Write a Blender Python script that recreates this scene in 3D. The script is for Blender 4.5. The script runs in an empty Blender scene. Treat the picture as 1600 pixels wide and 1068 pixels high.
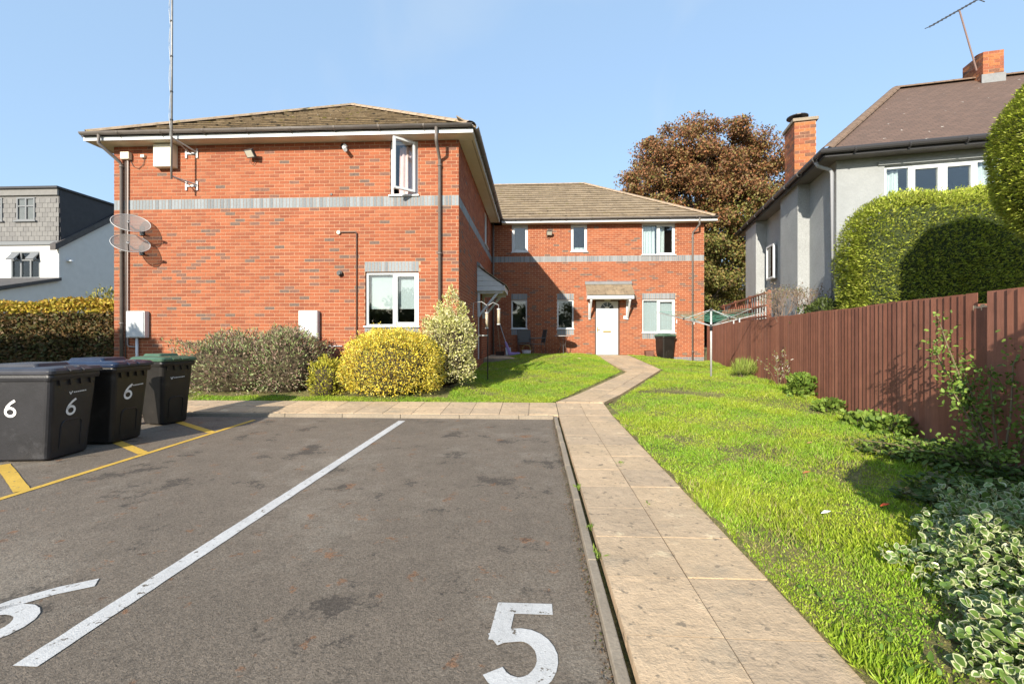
import bpy, bmesh, math, random
import numpy as np
from mathutils import Vector, Matrix
random.seed(5); rng = np.random.default_rng(5)
R = math.radians
scene = bpy.context.scene
col = scene.collection
# ------------------------------------------------------------------ camera
cam = bpy.data.cameras.new('camera'); cam.sensor_width = 36; cam.lens = 16.0
cam.shift_y = -8 / 1600; cam.clip_start = 0.05; cam.clip_end = 2000
camo = bpy.data.objects.new('camera', cam); col.objects.link(camo)
camo.location = (0, 0, 1.3); camo.rotation_euler = (R(90), 0, R(2.8))
scene.camera = camo
# ------------------------------------------------------------------ sky + sun
SUN_EL = 23.4; SUN_AZ = 200.6
world = bpy.data.worlds.new('World'); scene.world = world; world.use_nodes = True
wn = world.node_tree; wn.nodes.clear()
sky = wn.nodes.new('ShaderNodeTexSky'); sky.sky_type = 'NISHITA'; sky.sun_disc = False
sky.sun_elevation = R(SUN_EL); sky.sun_rotation = R(SUN_AZ)
sky.air_density = 1.0; sky.dust_density = 0.9; sky.ozone_density = 1.6; sky.altitude = 100
bg = wn.nodes.new('ShaderNodeBackground'); bg.inputs[1].default_value = 0.15
wo = wn.nodes.new('ShaderNodeOutputWorld')
hz_ = wn.nodes.new('ShaderNodeMix'); hz_.data_type = 'RGBA'; hz_.inputs[0].default_value = .72     # thin even high haze over the whole sky
hz_.inputs[7].default_value = (1.27, 1.88, 2.66, 1)
wn.links.new(sky.outputs[0], hz_.inputs[6])
tcw = wn.nodes.new('ShaderNodeTexCoord'); nzw = wn.nodes.new('ShaderNodeTexNoise'); nzw.inputs['Scale'].default_value = 2.6; nzw.inputs['Detail'].default_value = 7; nzw.inputs['Distortion'].default_value = .6
mrw = wn.nodes.new('ShaderNodeMapRange'); mrw.inputs[1].default_value = .52; mrw.inputs[2].default_value = .78; mrw.inputs[4].default_value = .35
ci = wn.nodes.new('ShaderNodeMix'); ci.data_type = 'RGBA'; ci.inputs[7].default_value = (2.1, 2.4, 2.7, 1)      # faint cirrus
wn.links.new(tcw.outputs['Generated'], nzw.inputs['Vector']); wn.links.new(nzw.outputs[0], mrw.inputs[0]); wn.links.new(mrw.outputs[0], ci.inputs[0])
wn.links.new(hz_.outputs[2], ci.inputs[6]); wn.links.new(ci.outputs[2], bg.inputs[0]); wn.links.new(bg.outputs[0], wo.inputs[0])
sl = bpy.data.lights.new('sun', 'SUN'); sl.energy = 3.7; sl.angle = R(0.53); sl.color = (1.0, 0.91, 0.77)
so = bpy.data.objects.new('sun', sl); col.objects.link(so)
ce = math.cos(R(SUN_EL))
sd = Vector((-math.sin(R(SUN_AZ)) * ce, -math.cos(R(SUN_AZ)) * ce, -math.sin(R(SUN_EL))))
so.rotation_euler = sd.to_track_quat('-Z', 'Y').to_euler(); so.location = (-6, -14, 12)
vs = scene.view_settings
vs.view_transform = 'Standard'; vs.look = 'None'; vs.exposure = 1.2; vs.gamma = 1.0; vs.use_curve_mapping = False

# ------------------------------------------------------------------ materials
MATS = {}
def M(name, c, rough=.75, noise=None, bump=None, metal=0, spec=.4, c2=None, spots=None, trans=0, cells=None):
    """noise=(scale, amount) tints base; c2+spots=(scale, threshold, softness) second colour in blotches"""
    if name in MATS: return MATS[name]
    m = bpy.data.materials.new(name); m.use_nodes = True; nt = m.node_tree
    b = nt.nodes['Principled BSDF']; L = nt.links.new
    b.inputs['Roughness'].default_value = rough; b.inputs['Metallic'].default_value = metal
    b.inputs['Specular IOR Level'].default_value = spec
    tc = nt.nodes.new('ShaderNodeNewGeometry')
    def nz(sc, det=6):
        n = nt.nodes.new('ShaderNodeTexNoise'); n.inputs['Scale'].default_value = sc; n.inputs['Detail'].default_value = det
        n.inputs['Roughness'].default_value = .65
        L(tc.outputs['Position'], n.inputs['Vector']); return n
    out = None
    rgb = nt.nodes.new('ShaderNodeRGB'); rgb.outputs[0].default_value = (*c, 1); out = rgb.outputs[0]
    def mixin(out, fac, colr):
        mx = nt.nodes.new('ShaderNodeMix'); mx.data_type = 'RGBA'
        L(fac, mx.inputs[0]); L(out, mx.inputs[6])
        if isinstance(colr, tuple): mx.inputs[7].default_value = (*colr, 1)
        else: L(colr, mx.inputs[7])
        return mx.outputs[2]
    if spots:
        lst = spots if isinstance(spots, list) else [(c2,) + tuple(spots)]
        for (cc, sc, th, so_) in lst:
            n = nz(sc); mr = nt.nodes.new('ShaderNodeMapRange')
            mr.inputs[1].default_value = th; mr.inputs[2].default_value = th + so_
            L(n.outputs[0], mr.inputs[0]); out = mixin(out, mr.outputs[0], cc)
    if noise:
        for (sc, am) in (noise if isinstance(noise, list) else [noise]):
            n = nz(sc); mr = nt.nodes.new('ShaderNodeMapRange')
            mr.inputs[1].default_value = .3; mr.inputs[2].default_value = .7
            mr.inputs[3].default_value = 1 - am; mr.inputs[4].default_value = 1 + am
            L(n.outputs[0], mr.inputs[0])
            mu = nt.nodes.new('ShaderNodeMix'); mu.data_type = 'RGBA'; mu.blend_type = 'MULTIPLY'
            mu.inputs[0].default_value = 1; L(out, mu.inputs[6]); L(mr.outputs[0], mu.inputs[7]); out = mu.outputs[2]
    L(out, b.inputs['Base Color'])
    if bump:
        hs = None
        for (sc, st) in (bump if isinstance(bump, list) else [bump]):
            n = nz(sc, 4); bp = nt.nodes.new('ShaderNodeBump'); bp.inputs['Strength'].default_value = 1
            bp.inputs['Distance'].default_value = st; L(n.outputs[0], bp.inputs['Height'])
            if hs: L(hs, bp.inputs['Normal'])
            hs = bp.outputs[0]
        L(hs, b.inputs['Normal'])
    MATS[name] = m; return m

def leafmat(name, rough=.55, transl=.25, spec=.3):
    """colour comes from the leaf's own colour attribute"""
    if name in MATS: return MATS[name]
    m = bpy.data.materials.new(name); m.use_nodes = True; nt = m.node_tree; L = nt.links.new
    b = nt.nodes['Principled BSDF']; o = nt.nodes['Material Output']
    a = nt.nodes.new('ShaderNodeAttribute'); a.attribute_name = 'leaf'
    b.inputs['Roughness'].default_value = rough; b.inputs['Specular IOR Level'].default_value = spec
    L(a.outputs['Color'], b.inputs['Base Color'])
    t = nt.nodes.new('ShaderNodeBsdfTranslucent'); L(a.outputs['Color'], t.inputs[0])
    mx = nt.nodes.new('ShaderNodeMixShader'); mx.inputs[0].default_value = transl
    L(b.outputs[0], mx.inputs[1]); L(t.outputs[0], mx.inputs[2]); L(mx.outputs[0], o.inputs[0])
    MATS[name] = m; return m

def glassmat(name='window_glass', tint=(.9, .95, .95)):
    if name in MATS: return MATS[name]
    m = bpy.data.materials.new(name); m.use_nodes = True; nt = m.node_tree; L = nt.links.new
    nt.nodes.remove(nt.nodes['Principled BSDF']); o = nt.nodes['Material Output']
    tr = nt.nodes.new('ShaderNodeBsdfTransparent'); tr.inputs[0].default_value = (*tint, 1)
    gl = nt.nodes.new('ShaderNodeBsdfGlossy'); gl.inputs['Roughness'].default_value = .02
    fr = nt.nodes.new('ShaderNodeFresnel'); fr.inputs[0].default_value = 1.55
    ad = nt.nodes.new('ShaderNodeMath'); ad.operation = 'ADD'; ad.inputs[1].default_value = .035; ad.use_clamp = True
    L(fr.outputs[0], ad.inputs[0])
    mx = nt.nodes.new('ShaderNodeMixShader'); L(ad.outputs[0], mx.inputs[0]); L(tr.outputs[0], mx.inputs[1]); L(gl.outputs[0], mx.inputs[2])
    L(mx.outputs[0], o.inputs[0]); MATS[name] = m; return m

BR = [M('brick_red', (.268, .077, .033), .85, [(40, .18), (.9, .13)], (120, .002)), M('brick_orange', (.30, .090, .038), .85, [(40, .16), (.9, .13)], (120, .002)),
      M('brick_dull', (.246, .074, .035), .85, [(40, .2), (.9, .13)], (120, .002)), M('brick_pale', (.306, .102, .047), .85, [(40, .15), (.9, .13)], (120, .002)),
      M('brick_deep', (.228, .065, .030), .85, [(40, .2), (.9, .13)], (120, .002)),
      M('brick_smoked', (.175, .085, .060), .85, (30, .3), (120, .002)), M('brick_burnt', (.135, .088, .070), .85, (30, .3), (120, .002))]
BLUE = [M('blue_brick_pale', (.235, .265, .285), .8, (30, .15), (120, .002)), M('blue_brick', (.20, .225, .24), .8, (30, .15), (120, .002)), M('blue_brick_dark', (.165, .185, .20), .8, (30, .15), (120, .002))]
MORTAR = M('mortar', (.45, .275, .175), .95, [(60, .15), (1.1, .14)], (200, .002))
WHITE = M('white_upvc', (.62, .645, .66), .35, (3, .03))
WPAINT = M('white_painted_wood', (.56, .585, .60), .5, (8, .06))
GUT = M('grey_brown_plastic', (.15, .132, .12), .45, (5, .15))
BLACKP = M('black_plastic', (.022, .022, .024), .42, (6, .2))
SOFFIT = M('cream_soffit', (.62, .57, .46), .6, (3, .05))
GALV = M('galvanised_steel', (.46, .46, .46), .45, (9, .12), metal=.15)
DARKMET = M('dark_metal', (.06, .06, .062), .5)
CREAMP = M('cream_plastic', (.66, .64, .52), .5, (5, .05))
GLASS = glassmat()
ROOM = M('room_wall', (.16, .15, .14), .9)
CURT = M('white_net_curtain', (.58, .59, .60), .9, (4, .05))
ROOFT = [M('roof_tile_%d' % i, c, .95, [(9, .2), (90, .2)], (60, .006), spots=[((.20, .165, .06), 5, .62, .06), ((.50, .47, .40), 17, .68, .03), ((.09, .07, .05), 3.2, .60, .08)])
         for i, c in enumerate([(.27, .208, .135), (.25, .192, .126), (.285, .22, .146), (.232, .178, .117)])]
ROOFT_MOSS = [M('roof_tile_mossy_%d' % i, c, .95, [(9, .25), (90, .25)], (40, .008), spots=[((.14, .125, .03), 4, .58, .08), ((.50, .47, .40), 19, .66, .03), ((.06, .05, .04), 3.2, .55, .1)])
         for i, c in enumerate([(.22, .165, .10), (.19, .142, .088), (.25, .19, .12)])]
RIDGE = M('ridge_mortar_tile', (.31, .235, .165), .95, [(10, .3), (70, .2)], (40, .006), spots=[((.26, .21, .06), 6, .58, .08)])

# ------------------------------------------------------------------ mesh builder
class MB:
    def __init__(s): s.v = []; s.f = []; s.m = []
    def face(s, pts, mi=0):
        n = len(s.v); s.v += [tuple(p) for p in pts]; s.f.append(tuple(range(n, n + len(pts)))); s.m.append(mi); return s
    def hexa(s, p, mi=0, skip=()):
        """8 corners: bottom loop 0-3 (ccw from above), top loop 4-7"""
        n = len(s.v); s.v += [tuple(q) for q in p]
        for k, q in enumerate(((3, 2, 1, 0), (4, 5, 6, 7), (0, 1, 5, 4), (1, 2, 6, 5), (2, 3, 7, 6), (3, 0, 4, 7))):
            if k in skip: continue
            s.f.append(tuple(n + i for i in q)); s.m.append(mi)
        return s
    def box(s, x0, y0, z0, x1, y1, z1, mi=0, skip=()):
        return s.hexa([(x0, y0, z0), (x1, y0, z0), (x1, y1, z0), (x0, y1, z0), (x0, y0, z1), (x1, y0, z1), (x1, y1, z1), (x0, y1, z1)], mi, skip)
    def obox(s, o, a, b, la, lb, z0, z1, mi=0):
        """box on oriented axes a, b (2d unit) from corner o"""
        P = [(o[0] + a[0] * i + b[0] * j, o[1] + a[1] * i + b[1] * j) for i, j in ((0, 0), (la, 0), (la, lb), (0, lb))]
        if a[0] * b[1] - a[1] * b[0] < 0: P = [P[0], P[3], P[2], P[1]]
        return s.hexa([(x, y, z0) for x, y in P] + [(x, y, z1) for x, y in P], mi)
    def tube(s, pts, r, n=8, mi=0, cap=True, r2=None):
        pts = [Vector(p) for p in pts]; k = len(pts); base = len(s.v)
        for i, p in enumerate(pts):
            d = (pts[min(i + 1, k - 1)] - pts[max(i - 1, 0)]).normalized()
            u = d.cross(Vector((0, 0, 1)))
            if u.length < 1e-3: u = d.cross(Vector((0, 1, 0)))
            u.normalize(); w = d.cross(u)
            rr = r if r2 is None else r + (r2 - r) * i / max(1, k - 1)
            if isinstance(r, (list, tuple)): rr = r[i]
            for j in range(n):
                t = 2 * math.pi * j / n; s.v.append(tuple(p + (u * math.cos(t) + w * math.sin(t)) * rr))
        for i in range(k - 1):
            for j in range(n):
                a = base + i * n + j; b = base + i * n + (j + 1) % n
                s.f.append((a, a + n, b + n, b)); s.m.append(mi)
        if cap:
            s.f.append(tuple(base + j for j in range(n))); s.m.append(mi)
            s.f.append(tuple(base + (k - 1) * n + j for j in reversed(range(n)))); s.m.append(mi)
        return s
    def prism(s, poly, f, th, mi=0):
        """2d convex polygon, f maps (x,y)->3d top point, th=offset vector for the underside"""
        n = len(poly); t = [Vector(f(*p)) for p in poly]; th = Vector(th); base = len(s.v)
        s.v += [tuple(q) for q in t] + [tuple(q + th) for q in t]
        s.f.append(tuple(base + i for i in range(n))); s.m.append(mi)
        s.f.append(tuple(base + n + i for i in reversed(range(n)))); s.m.append(mi)
        for i in range(n):
            j = (i + 1) % n; s.f.append((base + j, base + i, base + n + i, base + n + j)); s.m.append(mi)
        return s
    def lathe(s, prof, c=(0, 0, 0), n=16, mi=0):
        base = len(s.v)
        for (r, z) in prof:
            for j in range(n):
                t = 2 * math.pi * j / n; s.v.append((c[0] + r * math.cos(t), c[1] + r * math.sin(t), c[2] + z))
        for i in range(len(prof) - 1):
            for j in range(n):
                a = base + i * n + j; b = base + i * n + (j + 1) % n
                s.f.append((a, b, b + n, a + n)); s.m.append(mi)
        return s
    def mesh(s, name, mats, smooth=False):
        me = bpy.data.meshes.new(name); me.from_pydata(s.v, [], s.f)
        for m in (mats if isinstance(mats, (list, tuple)) else [mats]): me.materials.append(m)
        if len(me.materials) > 1: me.polygons.foreach_set('material_index', s.m)
        if smooth: me.polygons.foreach_set('use_smooth', [True] * len(s.f))
        me.update(); return me

def link(name, data, parent=None, loc=None):
    o = bpy.data.objects.new(name, data); col.objects.link(o)
    if loc is not None: o.location = loc
    if parent is not None:
        o.parent = parent
        if parent.type == 'EMPTY': o.matrix_parent_inverse = Matrix.Translation(-parent.location)
    return o
def part(name, mb, mats, parent, smooth=False, bevel=0, seg=2):
    o = link(name, mb.mesh(name, mats, smooth), parent)
    if bevel:
        b = o.modifiers.new('bevel', 'BEVEL'); b.width = bevel; b.segments = seg; b.limit_method = 'ANGLE'; b.angle_limit = R(40)
    return o
def thing(name, label, cat, loc, group=None):
    o = bpy.data.objects.new(name, None); col.objects.link(o); o.location = loc; o.empty_display_size = .2
    o['label'] = label; o['category'] = cat
    if group: o['group'] = group
    return o
def tag(o, label, cat, group=None):
    o['label'] = label; o['category'] = cat
    if group: o['group'] = group
    return o
def structure(name, mb, mats, smooth=False):
    o = link(name, mb.mesh(name, mats, smooth)); o['kind'] = 'structure'; return o

def clip_poly(poly, clip):
    """convex clip, both ccw"""
    out = list(poly)
    for i in range(len(clip)):
        a = clip[i]; b = clip[(i + 1) % len(clip)]; inp = out; out = []
        if not inp: return []
        sd_ = lambda p: (b[0] - a[0]) * (p[1] - a[1]) - (b[1] - a[1]) * (p[0] - a[0])
        for k in range(len(inp)):
            p, q = inp[k], inp[(k + 1) % len(inp)]; dp, dq = sd_(p), sd_(q)
            if dp >= 0: out.append(p)
            if (dp > 0 > dq) or (dp < 0 < dq):
                t = dp / (dp - dq); out.append((p[0] + (q[0] - p[0]) * t, p[1] + (q[1] - p[1]) * t))
    ar = sum(out[i][0] * out[(i + 1) % len(out)][1] - out[(i + 1) % len(out)][0] * out[i][1] for i in range(len(out))) / 2 if len(out) > 2 else 0
    return out if ar > 2e-4 else []

def leaf_object(name, P, T, N, Ln, Wd, C, mat, parent=None, fold=0.0, six=False):
    """leaves as rhombi (4 verts) or 6-gon pairs; P base, T tip direction, N normal, arrays"""
    n = len(P); T = T / np.maximum(np.linalg.norm(T, axis=1, keepdims=True), 1e-6)
    B = np.cross(N, T); B /= np.maximum(np.linalg.norm(B, axis=1, keepdims=True), 1e-6)
    Nn = np.cross(T, B); Ln = np.asarray(Ln).reshape(-1, 1); Wd = np.asarray(Wd).reshape(-1, 1)
    if six:
        vs_ = np.stack([P, P + T * Ln * .3 - B * Wd * .45 + Nn * Wd * fold, P + T * Ln * .72 - B * Wd * .36 + Nn * Wd * fold, P + T * Ln,
                        P + T * Ln * .72 + B * Wd * .36 + Nn * Wd * fold, P + T * Ln * .3 + B * Wd * .45 + Nn * Wd * fold], 1)
        k = 6; idx = np.array([[0, 1, 2, 3], [0, 3, 4, 5]])
    else:
        vs_ = np.stack([P, P + T * Ln * .5 - B * Wd * .5 + Nn * Wd * fold, P + T * Ln, P + T * Ln * .5 + B * Wd * .5 + Nn * Wd * fold], 1)
        k = 4; idx = np.array([[0, 1, 2, 3]])
    V = vs_.reshape(-1, 3); nf = len(idx)
    F = (np.arange(n)[:, None, None] * k + idx[None]).reshape(-1)
    me = bpy.data.meshes.new(name); me.vertices.add(n * k); me.vertices.foreach_set('co', V.astype(np.float32).ravel())
    me.loops.add(len(F)); me.loops.foreach_set('vertex_index', F.astype(np.int32))
    me.polygons.add(n * nf); me.polygons.foreach_set('loop_start', np.arange(n * nf, dtype=np.int32) * 4)
    me.polygons.foreach_set('loop_total', np.full(n * nf, 4, np.int32))
    at = me.attributes.new('leaf', 'FLOAT_COLOR', 'POINT')
    CC = np.ones((n, k, 4), np.float32); CC[:, :, :3] = C[:, None, :]; at.data.foreach_set('color', CC.ravel())
    me.materials.append(mat); me.update(); me.validate()
    o = link(name, me, parent); return o
def rdir(n):
    v = rng.normal(size=(n, 3)); return v / np.linalg.norm(v, axis=1, keepdims=True)
def pick(cols, n, var=.18):
    c = np.array(cols)[rng.integers(0, len(cols), n)]; return np.clip(c * (1 + rng.normal(0, var, (n, 1))), .004, .95)

# ------------------------------------------------------------------ terrain
def xfence(y):   # fence line in plan
    return 3.99 + (y - 3.2) * (6.457 - 3.99) / (17.34 - 3.2)
def zpath(y):
    y = np.asarray(y, float)
    return np.where(y < 7.6, .05 + .008 * y, np.minimum(np.maximum(.05 + .008 * y, -.287 + .052 * y), .60))
FY = [-30, 3, 5.4, 6.7, 8.2, 12, 16.2, 17.4, 30]; FZ = [.08, .10, .13, .13, .25, .33, .38, .30, .45]
def ground(x, y):
    x = np.asarray(x, float); y = np.asarray(y, float)
    zp = zpath(y)
    pr = np.interp(y, [7.9, 12.9, 13.3], [1.28, 3.5, 3.5])
    t = np.clip((x - pr) / np.maximum(xfence(y) - pr, .3), 0, 1)
    right = zp * (1 - t) + np.interp(y, FY, FZ) * t + .02 + .015 * np.sin(x * 2.3 + y * 1.1) * np.clip(t * 4, 0, 1)
    left = zp + .02 + .15 * np.exp(-((y - 15.0) / 1.9) ** 2) * np.clip((2.1 - x) / .9, 0, 1) * np.clip((x + 1.3) / .9, 0, 1)
    bed = np.clip((-1.0 - x) / 1.2, 0, 1)
    left = left * (1 - bed) + (np.interp(y, [7.8, 9.8], [.12, .42])) * bed
    z = np.where(x > pr - .45, right, left)
    lot = (y < 7.9) & (x < .36)
    z = np.where(lot, .008 * y - .03, z)
    z = np.where((y < 7.9) & (x >= .36) & (x < 1.175), .008 * y - .01, z)
    pc = np.interp(y, [7.9, 12.6], [.85, 3.0])
    z = np.where((y > 7.9) & (y < 12.7) & (np.abs(x - pc) < .5), zp - .03, z); z = np.where((y > 12.3) & (y < 17.4) & (x > 2.36) & (x < 3.46), zp - .03, z)
    far = np.clip((y - 17.5) / 4, 0, 1); z = z * (1 - far) + .5 * far
    lf = np.clip((-9.6 - x) / 1.0, 0, 1); z = np.where(y > 7.9, z * (1 - lf) + .10 * lf, z)
    return z
SOIL = M('lawn_soil', (.19, .165, .06), .95, [(1.2, .3), (25, .4), (90, .4)], [(30, .02), (90, .015)], spots=[((.30, .22, .12), 1.6, .62, .08), ((.10, .13, .025), 6, .52, .12)])
xs = np.unique(np.concatenate([np.arange(-11, 8, .16), np.array([-300, -150, -80, -50, -30, -20, -14, 9, 11, 14, 20, 30, 50, 80, 150, 300]), [.355, .365, 1.17, 1.18]]))
ys = np.unique(np.concatenate([np.arange(-1, 19, .16), np.array([-120, -60, -30, -12, -5, 20, 22, 26, 32, 45, 70, 110, 200, 400]), [7.895, 7.905]]))
GX, GY = np.meshgrid(xs, ys); GZ = ground(GX, GY)
g = MB(); nx = len(xs)
g.v = list(zip(GX.ravel(), GY.ravel(), GZ.ravel()))
g.f = [(j * nx + i, j * nx + i + 1, (j + 1) * nx + i + 1, (j + 1) * nx + i) for j in range(len(ys) - 1) for i in range(nx - 1)]; g.m = [0] * len(g.f)
structure('ground', g, SOIL, True)

# tarmac
def asphalt():
    m = M('asphalt', (.168, .137, .105), .9, [(0.7, .12), (6, .10), (130, .14)], [(170, .006), (60, .004)])
    nt = m.node_tree; b = nt.nodes['Principled BSDF']; L = nt.links.new
    ge = nt.nodes.new('ShaderNodeNewGeometry'); out = b.inputs['Base Color'].links[0].from_socket
    def nz(sc, det=8, rough=.7):
        n = nt.nodes.new('ShaderNodeTexNoise'); n.inputs['Scale'].default_value = sc; n.inputs['Detail'].default_value = det; n.inputs['Roughness'].default_value = rough
        L(ge.outputs['Position'], n.inputs['Vector']); return n.outputs[0]
    def lay(out, colr, big, fine, th, soft, amt):
        a = nt.nodes.new('ShaderNodeMath'); a.operation = 'MULTIPLY_ADD'; a.inputs[1].default_value = .35; L(fine, a.inputs[0]); L(big, a.inputs[2])
        mr = nt.nodes.new('ShaderNodeMapRange'); mr.inputs[1].default_value = th; mr.inputs[2].default_value = th + soft; mr.inputs[4].default_value = amt; L(a.outputs[0], mr.inputs[0])
        mx = nt.nodes.new('ShaderNodeMix'); mx.data_type = 'RGBA'; L(mr.outputs[0], mx.inputs[0]); L(out, mx.inputs[6]); mx.inputs[7].default_value = (*colr, 1); return mx.outputs[2]
    fine = nz(45)
    out = lay(out, (.25, .215, .17), nz(.8, 4), fine, .70, .12, .6)      # dusty worn areas
    out = lay(out, (.055, .046, .038), nz(1.7, 5), fine, .755, .05, .75)    # oil and damp
    out = lay(out, (.25, .115, .05), nz(5.5, 3), fine, .815, .05, .65)       # rust and leaf stains
    out = lay(out, (.05, .043, .036), nz(11, 6), nz(90), .81, .04, .6)
    vo = nt.nodes.new('ShaderNodeTexVoronoi'); vo.inputs['Scale'].default_value = 120; L(ge.outputs['Position'], vo.inputs['Vector'])
    hs = nt.nodes.new('ShaderNodeSeparateColor'); L(vo.outputs['Color'], hs.inputs[0])
    mr = nt.nodes.new('ShaderNodeMapRange'); mr.inputs[3].default_value = .6; mr.inputs[4].default_value = 1.4; L(hs.outputs[0], mr.inputs[0])
    mu = nt.nodes.new('ShaderNodeMix'); mu.data_type = 'RGBA'; mu.blend_type = 'MULTIPLY'; mu.inputs[0].default_value = .7
    L(out, mu.inputs[6]); L(mr.outputs[0], mu.inputs[7]); L(mu.outputs[2], b.inputs['Base Color'])
    return m
ASPH = asphalt()
t = MB(); tx = np.linspace(-9.2, .295, 30); ty = np.linspace(-9, 6.88, 40)
for j in range(len(ty) - 1):
    for i in range(len(tx) - 1):
        t.face([(tx[i], ty[j], .008 * ty[j]), (tx[i + 1], ty[j], .008 * ty[j]), (tx[i + 1], ty[j + 1], .008 * ty[j + 1]), (tx[i], ty[j + 1], .008 * ty[j + 1])])
lot = structure('car_park', t, ASPH)
# markings (paint film 4 mm)
WLINE = M('white_road_paint', (.52, .515, .50), .8, [(4, .1), (60, .12)], (150, .003), spots=[((.14, .12, .095), 26, .61, .03), ((.45, .28, .15), 5, .70, .06), ((.20, .17, .14), 3.1, .66, .05)])
YLINE = M('yellow_road_paint', (.58, .37, .06), .8, [(4, .12), (60, .15)], (150, .003), spots=[((.14, .12, .10), 20, .64, .03)])
def ribbon(mb, pts, w, z=.004, jit=.002):
    pts = [Vector((p[0], p[1])) for p in pts]
    if jit and len(pts) == 2:
        n = max(2, int((pts[1] - pts[0]).length / .06)); pts = [pts[0].lerp(pts[1], i / n) for i in range(n + 1)]
    prev = None
    for i, p in enumerate(pts):
        d = (pts[min(i + 1, len(pts) - 1)] - pts[max(i - 1, 0)]).normalized(); nrm = Vector((-d.y, d.x))
        if 0 < i < len(pts) - 1:
            d1 = (pts[i] - pts[i - 1]).normalized(); d2 = (pts[i + 1] - pts[i]).normalized()
            k = max(.5, math.sqrt(max(.01, (1 + d1.dot(d2)) / 2))); nrm = nrm / k
        a = p + nrm * (w / 2 + random.uniform(-jit, jit)); b = p - nrm * (w / 2 + random.uniform(-jit, jit))
        cur = ((a.x, a.y, .008 * a.y + z), (b.x, b.y, .008 * b.y + z))
        if prev: mb.face([prev[1], cur[1], cur[0], prev[0]])
        prev = cur
    return mb
part('white_line', ribbon(MB(), [(-1.985, 1.68), (-1.96, 6.66)], .10), WLINE, lot)
yl = part('yellow_line', ribbon(MB(), [(-4.18, -1.5), (-4.19, 6.62)], .065), YLINE, lot)
for (a, b) in (((-4.215, 3.55), (-5.25, 4.25)), ((-4.215, 4.72), (-5.1, 5.28)), ((-4.215, 5.76), (-5.4, 6.55))):
    part('yellow_line', ribbon(MB(), [a, b], .10, .0045), YLINE, lot)
def arc(cx, cy, rx, ry, a0, a1, n=12): return [(cx + rx * math.cos(R(a0 + (a1 - a0) * i / n)), cy + ry * math.sin(R(a0 + (a1 - a0) * i / n))) for i in range(n + 1)]
def digit5():   # unit box 0..1 x 0..1.8, stroke on the centre line
    return [(p[0], p[1]) for p in [(.03, .93), (.16, 1.0)] + arc(.46, .60, .42, .44, 105, -150, 16)]
def digit6(): return [(1.02, 1.72), (.62, 1.45), (.30, 1.1), (.12, .72)] + arc(.53, .52, .43, .42, 165, 525, 20)
def place_digit(pts, x, y, sx, sy): return [(x + p[0] * sx, y + p[1] * sy) for p in pts]
n5 = ribbon(MB(), place_digit([(1.0, 1.62), (.19, 1.62), (.12, .92)], -.185, 1.62, .27, .325), .085, .004, .001)
part('bay_number', ribbon(n5, place_digit(digit5(), -.185, 1.62, .27, .325), .085, .0048, .001), WLINE, lot)
part('bay_number', ribbon(MB(), place_digit(digit6(), -2.60, 1.74, .315, .305), .085, .004, .001), WLINE, lot)

# path slabs
SLABM = [M('buff_slab_%d' % i, c, .9, [(2.5, .12), (18, .10), (70, .10)], [(5, .012), (18, .006), (70, .004)], spots=[((.36, .29, .205), 2.2, .56, .14), ((.25, .195, .135), 15, .60, .05), ((.60, .48, .31), 5, .62, .08)])
         for i, c in enumerate([(.50, .37, .235), (.47, .35, .228), (.53, .39, .25), (.445, .335, .224)])]
pth = MB(); [pth.hexa([(a, c, -.2), (b, c, -.2), (b, d, -.2), (a, d, -.2), (a, c, e + .008 * c), (b, c, e + .008 * c), (b, d, g_ + .008 * d), (a, d, g_ + .008 * d)]) for a, b, c, d, e, g_ in ((.385, 1.18, -6, 6.96, .0505, .0505), (-6.2, 1.18, 6.975, 7.89, .0505, .0945))]; path = structure('path', pth, M('path_bedding', (.07, .058, .042), .95, (20, .3)))
def slab(poly, zf, parent, lift=0, name='paving_slab'):
    cx = sum(p[0] for p in poly) / len(poly); cy = sum(p[1] for p in poly) / len(poly)
    a, b, c0 = random.gauss(0, .0015), random.gauss(0, .0015), random.gauss(0, .001)
    mb = MB().prism(poly, lambda x, y: (x, y, float(zf(x, y)) + lift + c0 + a * (x - cx) + b * (y - cy)), (0, 0, -.055))
    return part(name, mb, random.choice(SLABM), parent)
def grid_slabs(clip, o, ax, n0, n1, m0, m1, sz, gap, zf, parent, lift=.012):
    ay = (-ax[1], ax[0])
    for i in range(n0, n1):
        for j in range(m0, m1):
            q = [(i * sz[0] + gap, j * sz[1] + gap), ((i + 1) * sz[0] - gap, j * sz[1] + gap), ((i + 1) * sz[0] - gap, (j + 1) * sz[1] - gap), (i * sz[0] + gap, (j + 1) * sz[1] - gap)]
            q = [(o[0] + ax[0] * u + ay[0] * v, o[1] + ax[1] * u + ay[1] * v) for u, v in q]
            q = clip_poly(q, clip) if clip else q
            if q: slab(q, zf, parent, lift)
zl = lambda x, y: .055 + .008 * y
zc = lambda x, y: .055 + .008 * y + .045 * max(0, min(1, (y - 6.95) / .9))
zq = lambda x, y: max(zc(x, y), float(zpath(y)))
grid_slabs(None, (.375, .06), (1, 0), 0, 2, -4, 15, (.405, .46), .003, zl, path, 0)
grid_slabs([(-6.6, 6.97), (.37, 6.97), (.37, 7.9), (-6.35, 7.9)], (.37, 6.97), (1, 0), -16, 0, 0, 2, (.455, .462), .004, zc, path, 0)
grid_slabs([(.375, 6.965), (1.28, 6.965), (1.28, 7.9), (.375, 7.9)], (.375, 6.965), (1, 0), 0, 2, 0, 2, (.405, .46), .003, zc, path, 0)
ax2 = Vector((1.0, 0.0)).normalized()
th2 = math.atan2(-2.12, 4.75); ax2 = (math.cos(th2), math.sin(th2))
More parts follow.
